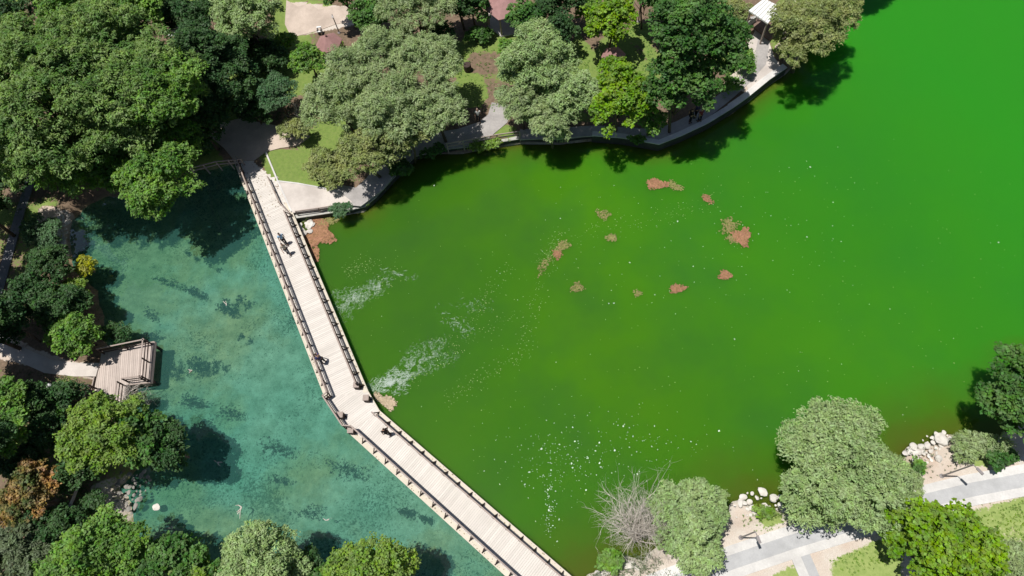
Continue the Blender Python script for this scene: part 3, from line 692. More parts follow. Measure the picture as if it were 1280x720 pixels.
algae(927,296,10,9.5,0,420,MUD,'round reddish algae mat, biggest on the lake',.10)
algae(911,282,10,8,-40,150,MUDT,'loose tan algae fringe above left of the round red mat')
algae(914,299,7,4,30,60,MUDT,'small tan scrap touching the left side of the round red mat')
algae(847,361,9,4,-5,150,MUD,'reddish algae patch in the middle of the lake below the others')
algae(906,344,7,5,-10,130,MUD,'reddish algae patch just below the round red mat')
algae(884,249,7,3,40,70,MUD,'small reddish scrap between the long and the round mat')
algae(764,297,6,4,0,80,MUDT,'small tan algae clump left of centre with a smaller one beside it')
algae(754,268,9,5,20,80,MUDT,'tan algae clump high in the middle of the lake')
algae(704,307,8,5,-20,110,MUDT,'tan algae patch at the upper end of the long scum line')
algae(697,318,5,5,0,80,MUD,'little red-brown algae patch on the long scum line')
algae(680,332,12,5,-50,50,MUDT,'sparse tan scraps at the bend of the scum line')
algae(722,359,7,6,0,70,MUDT,'pale tan starry clump below the scum line')
algae(797,367,5,3,0,35,MUDT,'tiny tan clump left of the lower reddish patch')
algae(398,291,17,15,-40,900,MUD,'large orange-brown algae bed between footbridge and north wall',.13,.6)
algae(390,315,9,10,-60,220,MUD,'lower tongue of the orange algae bed along the bridge',.12)
algae(409,277,12,4,-10,160,MUDT,'golden algae strip along the foot of the north wall')
algae(483,502,13,6,30,330,plain('algae_pale', (.48, .38, .28), (.34, .28, .18), 3, .9, .1, island=.25),'pale brown algae clump against the bridge at its bend',.09)
V, Fq = flakes(LITTER, .045, .6, rng.random(len(LITTER))*6.28, .012, 91)
tag(mesh_np('leaf_litter', V, Fq, plain('dry_leaf', (.26, .19, .11), (.18, .14, .07), 5, .9, .1, island=.4, bump=0)), 'dry leaf litter along the deck edges of the footbridge', 'leaves', kind='stuff')
# foam trails
def foam(cx, cy, rx, ry, deg, n, label, size=.12):
    pts = blobpts(cx, cy, rx, ry, deg, n, int(cx), .8); pts += rng.normal(0, 1.6, pts.shape); P = pts_from_px(pts, .014)
    ang = math.radians(-deg)+rng.normal(0, .8, n)
    keep = vnoise(P[:, 0]*1+P[:, 1]*.5, P[:, 1]*1.2-P[:, 0]*.5, .33, 4) > .30; P = P[keep]; ang = ang[keep]
    V, Fq = flakes(P, size*rng.uniform(.6, 1.3), .15, ang, .012, int(cy)); o = mesh_np('foam_streak', V, Fq, FOAM); tag(o, label, 'foam', kind='stuff')
foam(442,373,40,16,-26,1700,'upper pale foam streak beside the footbridge'); foam(474,358,18,9,-25,260,'foam tip of the upper streak')
foam(520,455,54,18,-30,2200,'lower pale foam streak beside the bridge bend'); foam(488,478,28,13,-15,800,'thick end of the lower foam streak at the bridge')
foam(590,382,34,10,5,110,'sparse foam curls out on the lake'); foam(570,405,26,10,30,120,'sparse foam curls above the lower streak')
foam(500,343,24,3,12,80,'thin foam thread above the upper streak')
r = np.random.default_rng(3)  # these specks mix floating foam with sun glints modelled as white flakes
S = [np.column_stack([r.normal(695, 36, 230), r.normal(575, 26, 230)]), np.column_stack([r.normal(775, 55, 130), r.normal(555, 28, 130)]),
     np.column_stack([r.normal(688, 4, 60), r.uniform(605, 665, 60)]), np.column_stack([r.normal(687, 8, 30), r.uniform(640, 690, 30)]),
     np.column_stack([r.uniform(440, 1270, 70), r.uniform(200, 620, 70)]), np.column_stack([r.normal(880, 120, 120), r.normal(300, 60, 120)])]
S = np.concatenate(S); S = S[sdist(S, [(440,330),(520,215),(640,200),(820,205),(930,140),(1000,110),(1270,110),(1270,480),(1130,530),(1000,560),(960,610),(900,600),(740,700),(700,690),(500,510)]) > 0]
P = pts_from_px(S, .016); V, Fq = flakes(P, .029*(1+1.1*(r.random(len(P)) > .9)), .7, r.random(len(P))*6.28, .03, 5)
tag(mesh_np('foam_and_glint_speck', V, Fq, SPECK), 'tiny white specks on the green lake, floating foam and painted sun glints', 'foam', kind='stuff')
S = [np.column_stack([r.uniform(420, 1270, 500), r.uniform(200, 640, 500)])]
for (ax, ay), (bx_, by) in (((690,300),(655,440)), ((655,440),(560,500)), ((680,330),(700,300)), ((500,340),(415,400)), ((560,430),(640,330)), ((700,300),(900,250)), ((500,480),(640,395)),((420,340),(470,330))):
    t = r.random(150); S.append(np.column_stack([ax+(bx_-ax)*t+r.normal(0, 7, 150), ay+(by-ay)*t+r.normal(0, 7, 150)]))
S = np.concatenate(S); S = S[sdist(S, [(425,330),(520,215),(640,200),(820,205),(930,140),(1000,110),(1270,110),(1270,480),(1130,530),(1000,560),(960,610),(900,600),(740,700),(700,690),(500,510)]) > 0]
P = pts_from_px(S, .012); V, Fq = flakes(P, .035, .6, r.random(len(P))*6.28, .02, 6)
tag(mesh_np('scum_fleck', V, Fq, SPECKD), 'faint flecks of scum scattered over the green lake', 'foam', kind='stuff')
# ------------------------------------------------------------------ foliage
def leaf_cloud(C, Rc, n_per, size, asp, seed, up=.5, low=-.35, centre=None, rad=0.):
    """C (k,3) clump centres, Rc (k,) radii -> leaves as folded rhombs; with centre, sprays point away from it"""
    r = np.random.default_rng(seed); idx = np.repeat(np.arange(len(C)), n_per); n = len(idx)
    d = r.normal(size=(n, 3)); d /= np.linalg.norm(d, axis=1)[:, None]
    d[:, 2] = np.where(d[:, 2] < low, -d[:, 2], d[:, 2])
    q = C[idx]+d*(Rc[idx]*r.uniform(.35, 1.15, n))[:, None]*np.array([1, 1, .8])
    nr = d*.5+r.normal(size=(n, 3))*.40; nr[:, 2] += up; nr /= np.linalg.norm(nr, axis=1)[:, None]
    w_ = r.normal(size=(n, 3))
    if centre is not None:
        o_ = q-centre[idx]; o_ /= np.linalg.norm(o_, axis=1)[:, None]+1e-6; w_ = w_*(1-rad)+o_*rad*2
        t = w_-nr*(w_*nr).sum(1)[:, None]
    else: t = np.cross(nr, w_)
    t /= np.linalg.norm(t, axis=1)[:, None]+1e-9; b = np.cross(nr, t)
    s = size*r.uniform(.55, 1.45, n)[:, None]
    V = np.stack([q-t*s*.5, q+b*s*asp*.5+nr*s*.12, q+t*s*.5-nr*s*.1, q-b*s*asp*.5+nr*s*.12], 1).reshape(-1, 3)
    return V, np.arange(n*4).reshape(n, 4)
SPEC = {  # leaf size, aspect, lobe size, coverage, vertical factor, radial spray
 'willow': (.23, .28, .40, 5.6, .80, .85), 'pale': (.19, .40, .31, 5.4, .85, .6), 'olive': (.21, .34, .38, 5.0, .75, .6), 'maple': (.21, .85, .24, 5.0, .85, .2),
 'lime': (.18, .6, .34, 5.0, .8, .4), 'broad': (.25, .36, .26, 4.4, .85, .55), 'fresh': (.20, .6, .32, 5.2, .8, .4), 'dark': (.19, .55, .34, 5.0, .9, .3), 'deep': (.22, .7, .28, 5.2, 1.0, .25),
 'teal': (.16, .45, .40, 5.0, .8, .6), 'gold': (.16, .6, .45, 5.0, .7, .3), 'rust': (.19, .7, .32, 4.8, .8, .3), 'grey': (.17, .45, .34, 5.0, .7, .6)}
tn = [0]
def tree(px, py, rp, zc, kind, label, asp=1., name='broadleaf_tree', cat='tree', group=None, lean=(0, 0), cover=1.):
    tn[0] += 1; sd = 100+tn[0]; r = np.random.default_rng(sd); ls, la, lf, cov, vf, radl = SPEC[kind]; cov *= cover
    z0 = LAND if zc > 1.2 else max(zc-.8, 0.1)
    c = un(px, py, zc); R = rp/ppm(px, py, zc); rx = R; ry = R*asp; rz = min(R*vf, zc-z0-.15) if zc-z0 > .6 else R*.5
    rz = max(rz, R*.4)
    # big lobes inside an uneven ellipsoid, small clumps over each lobe, leaves over each clump
    Lr = float(np.clip(lf*R, min(.6, .45*R), 1.75)); N = 500; d = r.normal(size=(N, 3)); d /= np.linalg.norm(d, axis=1)[:, None]; d[:, 2] = np.where(d[:, 2] < -.15, -d[:, 2], d[:, 2])
    ph = r.random(6)*6.28; th = np.arctan2(d[:, 1], d[:, 0])
    lob = 1+.10*np.sin(2*th+ph[0])+.10*np.sin(3*th+ph[1])+.07*np.sin(5*th+ph[2])
    C = c+d*np.array([max(rx-Lr*.40, .1), max(ry-Lr*.40, .1), max(rz-Lr*.5, .1)])*(r.uniform(.1, 1., N)**.4*lob)[:, None]
    LB = np.empty((0, 3))
    for q in C:
        if len(LB) == 0 or (((LB-q)*np.array([1, 1, .7]))**2).sum(1).min() > (Lr*.92)**2: LB = np.vstack([LB, q])
        if len(LB) > 44: break
    K = []; KC = []; KR = []; rc = float(np.clip(Lr*.36, .16, .46))
    for q in LB:
        lr = Lr*r.uniform(.7, 1.15); dz = r.uniform(-.25, .15)*R*.5; q = q+np.array([0, 0, dz]); m = 0; mine = []
        for _ in range(120):
            e = r.normal(size=3); e /= np.linalg.norm(e)
            if e[2] < -.25: e[2] = -e[2]
            p = q+e*np.array([1, 1, .85])*(lr-rc*.5)*r.uniform(.72, 1.06)
            if all(((p-x)**2).sum() > (rc*1.15)**2 for x in mine): mine.append(p); K.append(p); KC.append(q-np.array([0, 0, lr*.5])); KR.append(rc*r.uniform(.6, 1.35))
            if len(mine) > 26: break
    K = np.array(K); KC = np.array(KC); Rc = np.array(KR)
    npc = int(cov*math.pi*rc*rc*.30/(ls*ls*la*.5)); npc = max(12, min(npc, 160))
    V, Fq = leaf_cloud(K, Rc, npc, ls, la, sd, up=.8, centre=KC, rad=radl)
    bx0, by0 = c[0]+lean[0], c[1]+lean[1]; tz = z0 if z0 < LAND else LAND-.15
    root = empty(name, (bx0, by0, tz), label, cat, group)
    o = mesh_np('crown', V, Fq, LEAF[kind], root, off=(bx0, by0, tz))
    mb = MB(); tr = max(.04, min(R*.045, .2)); b0 = Vector((bx0, by0, tz)); top = Vector((c[0], c[1], zc+rz*.25))
    mid = b0.lerp(top, .5)+Vector((r.normal()*.1*R, r.normal()*.1*R, 0))
    mb.tube([b0, mid, top], [tr*1.25, tr*.9, tr*.35], 7)
    for i in r.permutation(len(K))[:min(11, len(K))]:
        s_ = b0.lerp(top, r.uniform(.35, .8)); e = Vector(K[i]); m2 = s_.lerp(e, .5)+Vector((0, 0, -.06*R))
        mb.tube([s_, m2, e], [tr*.42, tr*.26, tr*.10], 5)
    mb.build('trunk', BARK, root, smooth=True)
    return root
W = 'willow_tree'; Mp = 'maple_tree'; B = 'broadleaf_tree'; S_ = 'shrub'
T = [
 # north-west forest
 (70,150,100,8.5,'broad','huge mid-green tree filling the left part of the upper left forest',1.,B),
 (170,130,78,8,'broad','broad mid-green tree in the middle of the upper left forest',1.05,B),
 (115,200,66,4.6,'fresh','bright-edged green tree at the front of the forest above the pond',.85,B,(-1,5)),
 (160,212,44,5,'fresh','bright-tipped green crown at the left of the lowest reaching one',.9,B,(-1,5)),
 (212,170,40,5.5,'fresh','green crown in the shade above the lowest reaching one',.9,B,(-1,2)),
 (200,225,48,6.2,'fresh','green tree whose tip reaches lowest over the clear pond',1.,B,(-1,7)),
 (125,50,62,9,'broad','mid-green tree at the top behind the huge forest tree',.8,B),
 (35,70,50,8,'broad','mid-green tree at the left edge below the dark corner',.9,B),
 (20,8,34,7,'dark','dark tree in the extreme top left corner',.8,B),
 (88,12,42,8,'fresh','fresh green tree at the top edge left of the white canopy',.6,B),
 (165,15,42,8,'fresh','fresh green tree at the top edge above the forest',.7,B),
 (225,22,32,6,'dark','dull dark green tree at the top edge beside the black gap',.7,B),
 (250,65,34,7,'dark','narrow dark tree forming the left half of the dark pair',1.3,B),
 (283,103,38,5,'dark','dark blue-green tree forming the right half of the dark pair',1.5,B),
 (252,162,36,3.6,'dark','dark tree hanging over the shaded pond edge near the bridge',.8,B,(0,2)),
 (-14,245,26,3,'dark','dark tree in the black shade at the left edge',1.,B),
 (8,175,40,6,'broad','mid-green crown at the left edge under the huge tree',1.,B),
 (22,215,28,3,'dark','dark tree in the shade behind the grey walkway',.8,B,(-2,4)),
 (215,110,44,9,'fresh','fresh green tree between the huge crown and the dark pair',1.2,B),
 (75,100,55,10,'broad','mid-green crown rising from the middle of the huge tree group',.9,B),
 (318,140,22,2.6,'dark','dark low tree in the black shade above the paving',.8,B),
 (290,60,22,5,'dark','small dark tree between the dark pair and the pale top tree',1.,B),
 # north park
 (310,22,45,5.5,'pale','pale green tree right of the dark pair at the top',.75,W),
 (345,118,26,4,'teal','small blue-green tree left of the big grey-green group',1.,B),
 (386,76,24,4,'fresh','small green tree left of the pink gazebo roof',.95,B),
 (404,204,24,2.0,'olive','olive shrub spreading over the little lawn by the bridge',.9,S_),
 (368,162,20,2.2,'olive','small olive shrub at the edge of the shaded paving',.7,S_),
 (462,22,24,4,'deep','dark green tree between sandy yard and pale tree at the top',1.,B),
 (520,12,42,5.5,'willow','light green tree at the top centre left of the pink gazebo',.75,B),
 (465,82,48,6.5,'willow','grey-green tree, upper left of the big group above the lake wall',.85,W),
 (535,78,40,6.5,'willow','grey-green tree, upper right of the big group above the lake wall',.9,W),
 (430,130,46,5.5,'willow','grey-green tree at the left flank of the big group',.9,W),
 (495,135,44,6,'willow','grey-green tree at the heart of the big group',1.,W),
 (548,140,38,5,'willow','grey-green tree at the right flank of the big group',.8,W),
 (462,190,38,4.5,'olive','yellowish olive tree at the lower left of the big group',.9,B),
 (508,170,30,4.5,'olive','yellowish olive tree over the shaded lakeside path',.8,B),
 (415,222,16,2,'olive','small olive shrub by the white gravel terrace',1.1,S_),
 (657,22,24,4,'deep','dark green tree right of the large pink gazebo',1.,B),
 (668,82,50,6,'pale','pale grey-green tree, upper one of the middle shore group',.9,W),
 (712,118,34,5,'pale','pale grey-green tree touching the bright maple',1.1,W),
 (652,128,36,4.5,'willow','grey-green tree at the left of the middle shore group',.8,W),
 (690,155,32,4,'willow','grey-green tree hanging over the lake wall in the middle group',.7,W),
 (762,26,33,5,'maple','bright yellow-green tree at the top with a lamp post beside it',.9,Mp),
 (774,124,45,5,'maple','bright yellow-green tree at the lake wall below the hidden gazebo',1.22,Mp),
 (862,42,50,10,'deep','tall deep green tree, upper part of the dark tower by the quay',1.,B),
 (850,105,40,7,'deep','deep green tree in front of the tall one by the quay',1.1,B),
 (905,60,32,8,'deep','deep green tree at the right flank of the tall one',1.2,B),
 (932,78,13,1.8,'fresh','small leafy shrub between the dark trees and the pale path',1.4,S_),
 (915,106,13,1.6,'fresh','small leafy shrub beside the sunlit quay wall',1.1,S_),
 (812,150,18,3,'fresh','small light green tree between bright maple and dark trees',1.2,B),
 (1012,40,50,5.5,'olive','olive tree leaning over the lake in the top right',.85,B),
 (988,50,22,3.5,'olive','olive tree behind the white parasol',1.2,B),
 (1030,10,36,5,'olive','olive tree at the top edge, outermost over the lake',.8,B),
 (1088,-66,34,6,'deep','dark tree just past the top edge shading the lake corner',.8,B),
 # black background trees above the frame
 (700,8,34,4,'dark','dark tree at the top edge between pink gazebo and bright tree',.6,B),
 (575,5,30,4,'dark','dark tree at the top edge left of the pink gazebo',.6,B),
 (275,-2,26,6,'dark','dark tree in the black gap at the top edge',.6,B),
 (430,-8,30,5,'deep','green tree at the top edge over the sandy yard',.6,B),
 (808,-8,24,5,'deep','green tree at the top edge above the upper lamp post',.7,B),
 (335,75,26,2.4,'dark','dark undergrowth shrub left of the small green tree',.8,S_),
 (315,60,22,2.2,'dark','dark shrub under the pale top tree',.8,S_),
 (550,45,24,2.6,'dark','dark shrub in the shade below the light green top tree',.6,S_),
 (640,60,16,1.8,'fresh','low green bush below the pink gazebo steps',.7,S_),
 (595,45,16,1.6,'deep','low green bush left of the pink gazebo steps',.6,S_),
 (700,40,24,3.5,'dark','dark tree in the shade left of the bright top tree',.8,B),
 (795,175,10,1.4,'fresh','tiny bush on the quay below the bright tree',.8,S_),
 (420,60,10,1.2,'lime','tiny bush at the right side of the pink gazebo',.8,S_),
 (100,6,40,5,'deep','green tree at the top edge over the brown gap',.7,B),
 (255,18,20,4,'dark','dark shrubby tree in the gap left of the pale top tree',1.,B),
 (205,12,30,5,'fresh','small green tree at the top edge beside the white canopy',.7,B),
 (355,52,16,2.2,'fresh','green bush at the lower edge of the sandy yard',.7,S_),
 (500,48,22,3,'deep','dark green bush behind the big grey-green group',.7,S_),
 (590,8,26,3.5,'deep','dark green tree behind the large pink gazebo',.7,B),
 (735,10,20,3,'fresh','green shrub at the top edge left of the bright tree',.8,S_),
 (845,0,34,6,'deep','deep green crown at the top edge behind the tall one',.6,B),
 (915,15,18,2.5,'olive','dry olive shrub left of the white pavilion',1.,S_),
 # west bank
 (54,290,22,2.6,'teal','blue-green shrub beside the grey walkway',.9,S_),
 (62,340,30,3,'dark','dark shrub between walkway and pond',1.1,S_),
 (34,378,30,3,'dark','dark bushy tree beside the lower walkway',.9,B),
 (82,385,32,3,'dark','dark bush on the pond bank above the bright one',.8,S_),
 (107,332,14,2,'gold','small golden-yellow bush at the pond edge',1.,S_),
 (96,362,18,2.2,'lime','yellow-green bush under the golden one',.8,S_),
 (98,418,33,3,'fresh','fresh green bush at the start of the wooden platform',.85,S_),
 (146,417,20,1.6,'dark','dark low bush at the upper corner of the platform',.6,S_),
 (8,495,22,5,'fresh','bright green tree at the left edge below the gravel path',1.2,B),
 (14,540,26,5.5,'fresh','bright green tree at the left edge above the rusty tree',1.1,B),
 (55,545,30,3,'dark','dark bush in the shade left of the yellow-green tree',.9,B),
 (132,545,50,5.5,'lime','yellow-green tree just below the platform',.95,B),
 (182,552,34,4.5,'deep','darker green tree at the right side of the yellow-green one',1.,B),
 (207,560,30,4,'dark','dark tree casting its shade on the pond right of the platform tree',1.05,B),
 (36,620,35,4.2,'rust','tree with rusty orange leaf tips near the left edge',1.2,B),
 (70,660,34,3,'dark','dark bush between rusty tree and the stony bank',.9,B),
 (95,590,26,3,'dark','dark bush under the yellow-green tree',.9,B),
 (-64,240,46,8,'dark','dark tree added outside the left edge to shade the walkway',1.,B),  # trees past the left edge are added to throw shade on the bank
 (-50,400,55,7,'dark','dark tree added outside the left edge to shade the gravel path',1.,B),
 (-30,470,34,5,'deep','green tree added outside the left edge to shade the bank below the gravel path',1.,B),
 (15,410,24,4,'dark','dark bush at the left edge above the gravel path',.8,B),
 (70,385,30,2.6,'deep','green bush in the middle of the left bank',.8,S_),
 (40,505,30,3,'dark','dark bush between the bright left trees and the handrail',.9,S_),
 (-50,330,36,5,'dark','dark tree added outside the left edge to shade the lower walkway',1.,B),  # another added tree past the edge, there to darken the bank
 (-34,560,44,7,'dark','dark tree added outside the left edge to shade the ground above the rusty tree',1.,B),
 (80,495,22,2.6,'dark','dark bush on the slope above the handrail',.8,S_),
 (66,515,24,2.2,'deep','green bush on the slope below the handrail',.8,S_),
 (110,560,24,2.6,'dark','dark bush hidden under the yellow-green tree',.8,S_),
 (30,575,30,3,'dark','dark bush just above the rusty tree',.8,S_),
 (118,628,18,1.8,'dark','dark scrub at the landward side of the stony bank',.8,S_),
 # south bank
 (18,700,46,4,'grey','dusty grey-green tree in the bottom left corner',.9,B),
 (125,692,60,5,'fresh','large green tree at the bottom edge left of the dark one',.75,B),
 (222,698,38,4.5,'deep','darker green tree at the bottom edge between two lighter ones',.85,B),
 (175,712,30,4,'fresh','green crown filling the bottom edge between the large green and the dark tree',.7,B),
 (285,722,30,4,'deep','deep green crown low at the bottom edge beside the round pale tree',.6,B),
 (398,728,30,3.5,'deep','deep green crown at the bottom edge between the pale bottom trees',.6,B),
 (75,712,36,4,'fresh','green crown at the bottom edge beside the dusty corner tree',.7,B),
 (250,722,34,4.5,'lime','yellow-green crown low at the bottom edge',.5,B),
 (328,705,55,5,'pale','pale green round tree at the bottom edge of the pond',.85,W),
 (378,712,30,3.5,'dark','dark tree in shade between the two pale bottom trees',.9,B),
 (462,718,58,4.5,'lime','pale yellow-green tree at the bottom edge nearest the footbridge',.65,W),
 # south-east bank
 (862,655,50,3.4,'pale','dense pale green willow beside the bare tree',1.15,W),
 (1048,588,76,4.6,'pale','largest pale grey-green tree on the right bank',1.05,W),
 (1010,640,26,2.6,'willow','low grey-green growth at the lower left of the largest pale tree',.7,S_),
 (1105,600,34,3.6,'willow','grey-green crown at the right side of the largest pale tree',1.2,W),
 (1180,688,70,5,'maple','large bright yellow-green tree in the bottom right corner',.85,Mp),
 (1130,672,26,4,'maple','bright green side crown left of the corner tree',1.,Mp),
 (1262,700,26,3,'willow','dull green bush at the right edge below the lawn',.9,S_),
 (1276,500,46,4.5,'deep','dark green tree at the right edge by the water',1.3,B),
 (1222,558,32,1.5,'willow','low grey-green spreading shrub right of the rock pile',.55,S_),
 (1248,572,20,1.7,'deep','small darker green shrub beside the low grey-green one',.6,S_),
 (1148,582,9,1.3,'fresh','tiny green bush on the bare ground left of the lamp post',.9,S_),
 (1140,600,12,1.4,'willow','tiny grey bush at the foot of the largest pale tree',.9,S_),
 (762,700,16,1.3,'fresh','low weedy bush at the foot of the bare tree',.8,S_),
 (425,262,13,1.6,'teal','small blue-green bush on the low wall near the bridge',.8,S_),
 (955,640,12,1.1,'lime','low grassy bush among the white rocks',.7,S_),
 (170,500,12,1.3,'grey','thin grey-green bush under the platform railing',.8,S_),
 (540,192,18,1.2,'deep','low greenery between lakeside path and wall',.35,S_),
 (500,212,14,1.2,'deep','low greenery on the strip where the wall turns',.8,S_),
 (608,182,18,1.05,'lime','low greenery under the pale fence',.25,S_),
]
for t in T: tree(*t[:6], asp=t[6], name=t[7], cat='shrub' if t[7] == S_ else 'tree', lean=t[8] if len(t) > 8 else (0, 0))
print('leaf faces', sum(len(o.data.polygons) for o in COL.objects if o.name.startswith('crown')))
# bare branches
def bare(px, py, rp, zt, n, label, seed, name='bare_tree', base=None, mat=PALEBARK, spread=1., az=None):
    r = np.random.default_rng(seed); b = un(*(base or (px, py)), LAND-.2); top = un(px, py, zt); R = rp/ppm(px, py, zt)
    root = empty(name, b, label, 'tree' if name == 'bare_tree' else 'branch'); mb = MB()
    def grow(p, d, L, rad, lv):
        q = p; pts = [p]; k = 4
        for i in range(k):
            d = (d+r.normal(size=3)*.16+np.array([0, 0, .03])); d /= np.linalg.norm(d); q = q+d*L/k; pts.append(q)
        mb.tube(pts, [rad*(1-.75*i/k) for i in range(k+1)], 4 if lv < 2 else 3)
        if lv < 3:
            for _ in range(n[lv]):
                i = r.integers(1, k+1); dd = d+r.normal(size=3)*.55; dd /= np.linalg.norm(dd); grow(pts[i], dd, L*r.uniform(.45, .75), rad*.5, lv+1)
    for i in range(n[3]):
        a = r.random()*6.28 if az is None else az+r.normal()*.8; t = top+np.array([math.cos(a), math.sin(a), 0])*R*.8*r.random()**.5; d = t-b; L = np.linalg.norm(d); d /= L
        grow(b+r.normal(size=3)*np.array([.15, .15, 0]), d, L*.8, .045, 0)
    mb.build('branches', mat, root); return root
bare(786, 642, 27, 4.0, (5, 4, 3, 24), 'leafless grey tree with fine upright branches on the lake edge', 5, base=(795,672))
bare(172, 488, 16, 1.6, (4, 3, 1, 9), 'bare grey shrub spreading beside the platform steps', 6, name='bare_shrub', base=(158,505))
bare(572, 135, 12, 3, (3, 2, 1, 6), 'bare twigs at the right flank of the big grey-green group', 8, name='bare_shrub', base=(566,146))
bare(372, 145, 12, 3, (3, 2, 1, 5), 'bare twigs above the olive shrub by the shaded paving', 9, name='bare_shrub', base=(376,156))
mb = MB(); P0 = un(88, 632, .9); P1 = un(104, 590, 3.4); mb.tube([P0, (P0+P1)/2+np.array([.1, 0, .1]), P1], [.12, .09, .05], 7)
r_ = empty('dead_trunk', P0, 'pale leaning dead trunk in the dark gap by the stony bank', 'trunk'); mb.build('stem', PALEBARK, r_)
# driftwood in the pond
def drift(px, py, n, label, sz=.5):
    P = un(px, py, .02); root = empty('driftwood', P, label, 'branch', 'pale branches lying in the pond'); mb = MB(); rr = np.random.default_rng(int(px))
    for i in range(n):
        a = rr.random()*6.28; e = P+np.array([math.cos(a)*sz*rr.uniform(.6, 1.6), math.sin(a)*sz*rr.uniform(.6, 1.6), rr.uniform(-.1, .2)])
        mb.tube([P, (P+e)/2+rr.normal(size=3)*.06, e], [.045, .032, .015], 5)
    mb.build('stem', PALEBARK, root)
drift(302,634,4,'pale branched driftwood low in the pond, the largest one'); drift(410,650,3,'short pale driftwood near the bottom of the pond',.25)
drift(272,578,3,'pale twig cluster beside the dark pond tree shadow',.3); drift(240,463,4,'pale branch tangled in dark weed in mid pond',.3)
drift(215,658,2,'small pale stick by the bottom bank',.25); drift(283,380,3,'pale stick on the weed patch in upper pond',.28)
# submerged weed patches
WM = leafmat('pond_weed', (.018, .028, .018), (.04, .045, .028), trans=.05)
def weed(px, py, rx, ry, deg, n, label):
    pts = blobpts(px, py, rx, ry, deg, n, int(px*3+py), .75); P = np.array([un(x, y, -.15) for x, y in pts]); P[:, 2] += rng.uniform(-.25, .06, n)
    V, Fq = leaf_cloud(P, np.full(n, .10), 5, .13, .35, int(px)); o = mesh_np('pond_weed', V, Fq, WM, off=un(px, py, -.5)); tag(o, label, 'water weed', 'dark weed patches on the pond bed')
for i, (x, y, a, b_, dg, n, s) in enumerate([(246,457,14,10,0,260,'round dark weed patch right of the platform, the largest'),(281,383,10,9,30,170,'dark weed patch in the upper middle of the pond'),(241,364,10,5,20,120,'long dark weed patch high in the pond'),
 (215,460,5,14,0,110,'narrow dark weed strip just right of the platform shadow'),(270,455,5,6,0,50,'small weed tuft beside the round patch'),(238,500,14,8,10,130,'dark weed patch below the round one'),(300,375,8,5,-50,60,'thin weed tuft right of the upper middle patch'),
 (185,392,5,9,-20,50,'thin dark weed tufts above the platform'),(235,316,5,4,30,40,'dark weed spot below the big tree shadow'),(205,350,18,3,10,80,'thin weed line under the forest shadow'),(190,418,8,4,-20,50,'small weed tuft above the platform corner'),
 (302,421,6,4,10,40,'small dark weed spot in mid pond right'),(340,560,22,12,20,110,'sparse weed scatter in the lower pond'),(430,585,26,12,20,120,'sparse weed scatter left of the bridge'),(505,640,9,6,30,90,'dark weed spot close to the lower bridge'),
 (529,648,6,4,30,60,'dark weed spot nearest the lower bridge'),(480,570,8,5,0,60,'weed tuft left of the bridge bend'),(285,515,16,8,0,80,'sparse weed scatter in mid pond'),(385,640,20,8,-10,70,'faint weed scatter near the bottom bank'),(370,400,8,6,40,50,'weed tuft close to the upper bridge'),
 (262,330,6,3,0,30,'tiny weed spot in the upper pond'),(345,600,12,6,0,50,'weed tuft beside the driftwood')]): weed(x, y, a, b_, dg, n, s)
# dry grass and weeds on the banks (ground cover)
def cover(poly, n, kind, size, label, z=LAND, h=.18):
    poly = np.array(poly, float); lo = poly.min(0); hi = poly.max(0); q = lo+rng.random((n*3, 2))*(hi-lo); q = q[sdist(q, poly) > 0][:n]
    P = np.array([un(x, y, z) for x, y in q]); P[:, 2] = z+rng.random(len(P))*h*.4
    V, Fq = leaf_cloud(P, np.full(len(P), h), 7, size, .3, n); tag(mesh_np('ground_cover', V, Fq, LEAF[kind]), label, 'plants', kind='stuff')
cover([(440,262),(456,258),(492,220),(520,192),(650,172),(652,178),(520,198),(470,250),(455,264),(378,276),(378,270)], 260, 'lime', .12, 'scrappy green strip between lake wall and path', .72)
cover([(735,722),(770,696),(810,690),(850,720),(800,735)], 240, 'grey', .12, 'dry scrub on the bank by the bare tree')
cover([(1000,655),(960,668),(930,662),(925,640),(985,628),(1010,640)], 90, 'lime', .10, 'dry scrub between the two pale trees', h=.08)
cover([(1130,560),(1205,550),(1215,585),(1150,600)], 60, 'grey', .09, 'thin scrub around the right rock pile', h=.08)
cover([(1110,655),(1290,612),(1290,625),(1120,668)], 90, 'olive', .08, 'dry weeds along the lower edge of the path', h=.05)
cover([(1215,650),(1280,625),(1280,700),(1240,680)], 200, 'lime', .10, 'tufts in the right-hand lawn', h=.08)
cover([(1035,702),(1100,675),(1130,700),(1060,720)], 150, 'lime', .10, 'tufts in the lawn left of the corner tree', h=.08)
cover([(560,60),(620,60),(622,140),(580,140)], 160, 'fresh', .12, 'weeds in the clearing between the grey-green trees', h=.1)
cover([(700,50),(740,60),(735,110),(690,60)], 120, 'fresh', .12, 'weeds below the bright top tree', h=.1)
cover([(785,30),(815,30),(818,120),(800,90)], 120, 'fresh', .12, 'weeds around the upper lamp post', h=.1)
cover([(900,40),(935,40),(950,90),(905,125)], 200, 'fresh', .14, 'weeds beside the dark trees', h=.22)
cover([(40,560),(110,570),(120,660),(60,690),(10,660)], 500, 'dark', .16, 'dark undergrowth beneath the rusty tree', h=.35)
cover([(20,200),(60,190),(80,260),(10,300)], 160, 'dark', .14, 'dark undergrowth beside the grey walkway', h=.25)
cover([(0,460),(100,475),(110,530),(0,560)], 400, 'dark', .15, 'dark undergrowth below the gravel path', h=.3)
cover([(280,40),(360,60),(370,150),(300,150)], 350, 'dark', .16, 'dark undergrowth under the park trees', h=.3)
cover([(30,310),(90,330),(130,400),(80,440),(10,400)], 300, 'dark', .15, 'dark undergrowth on the left pond bank', h=.3)
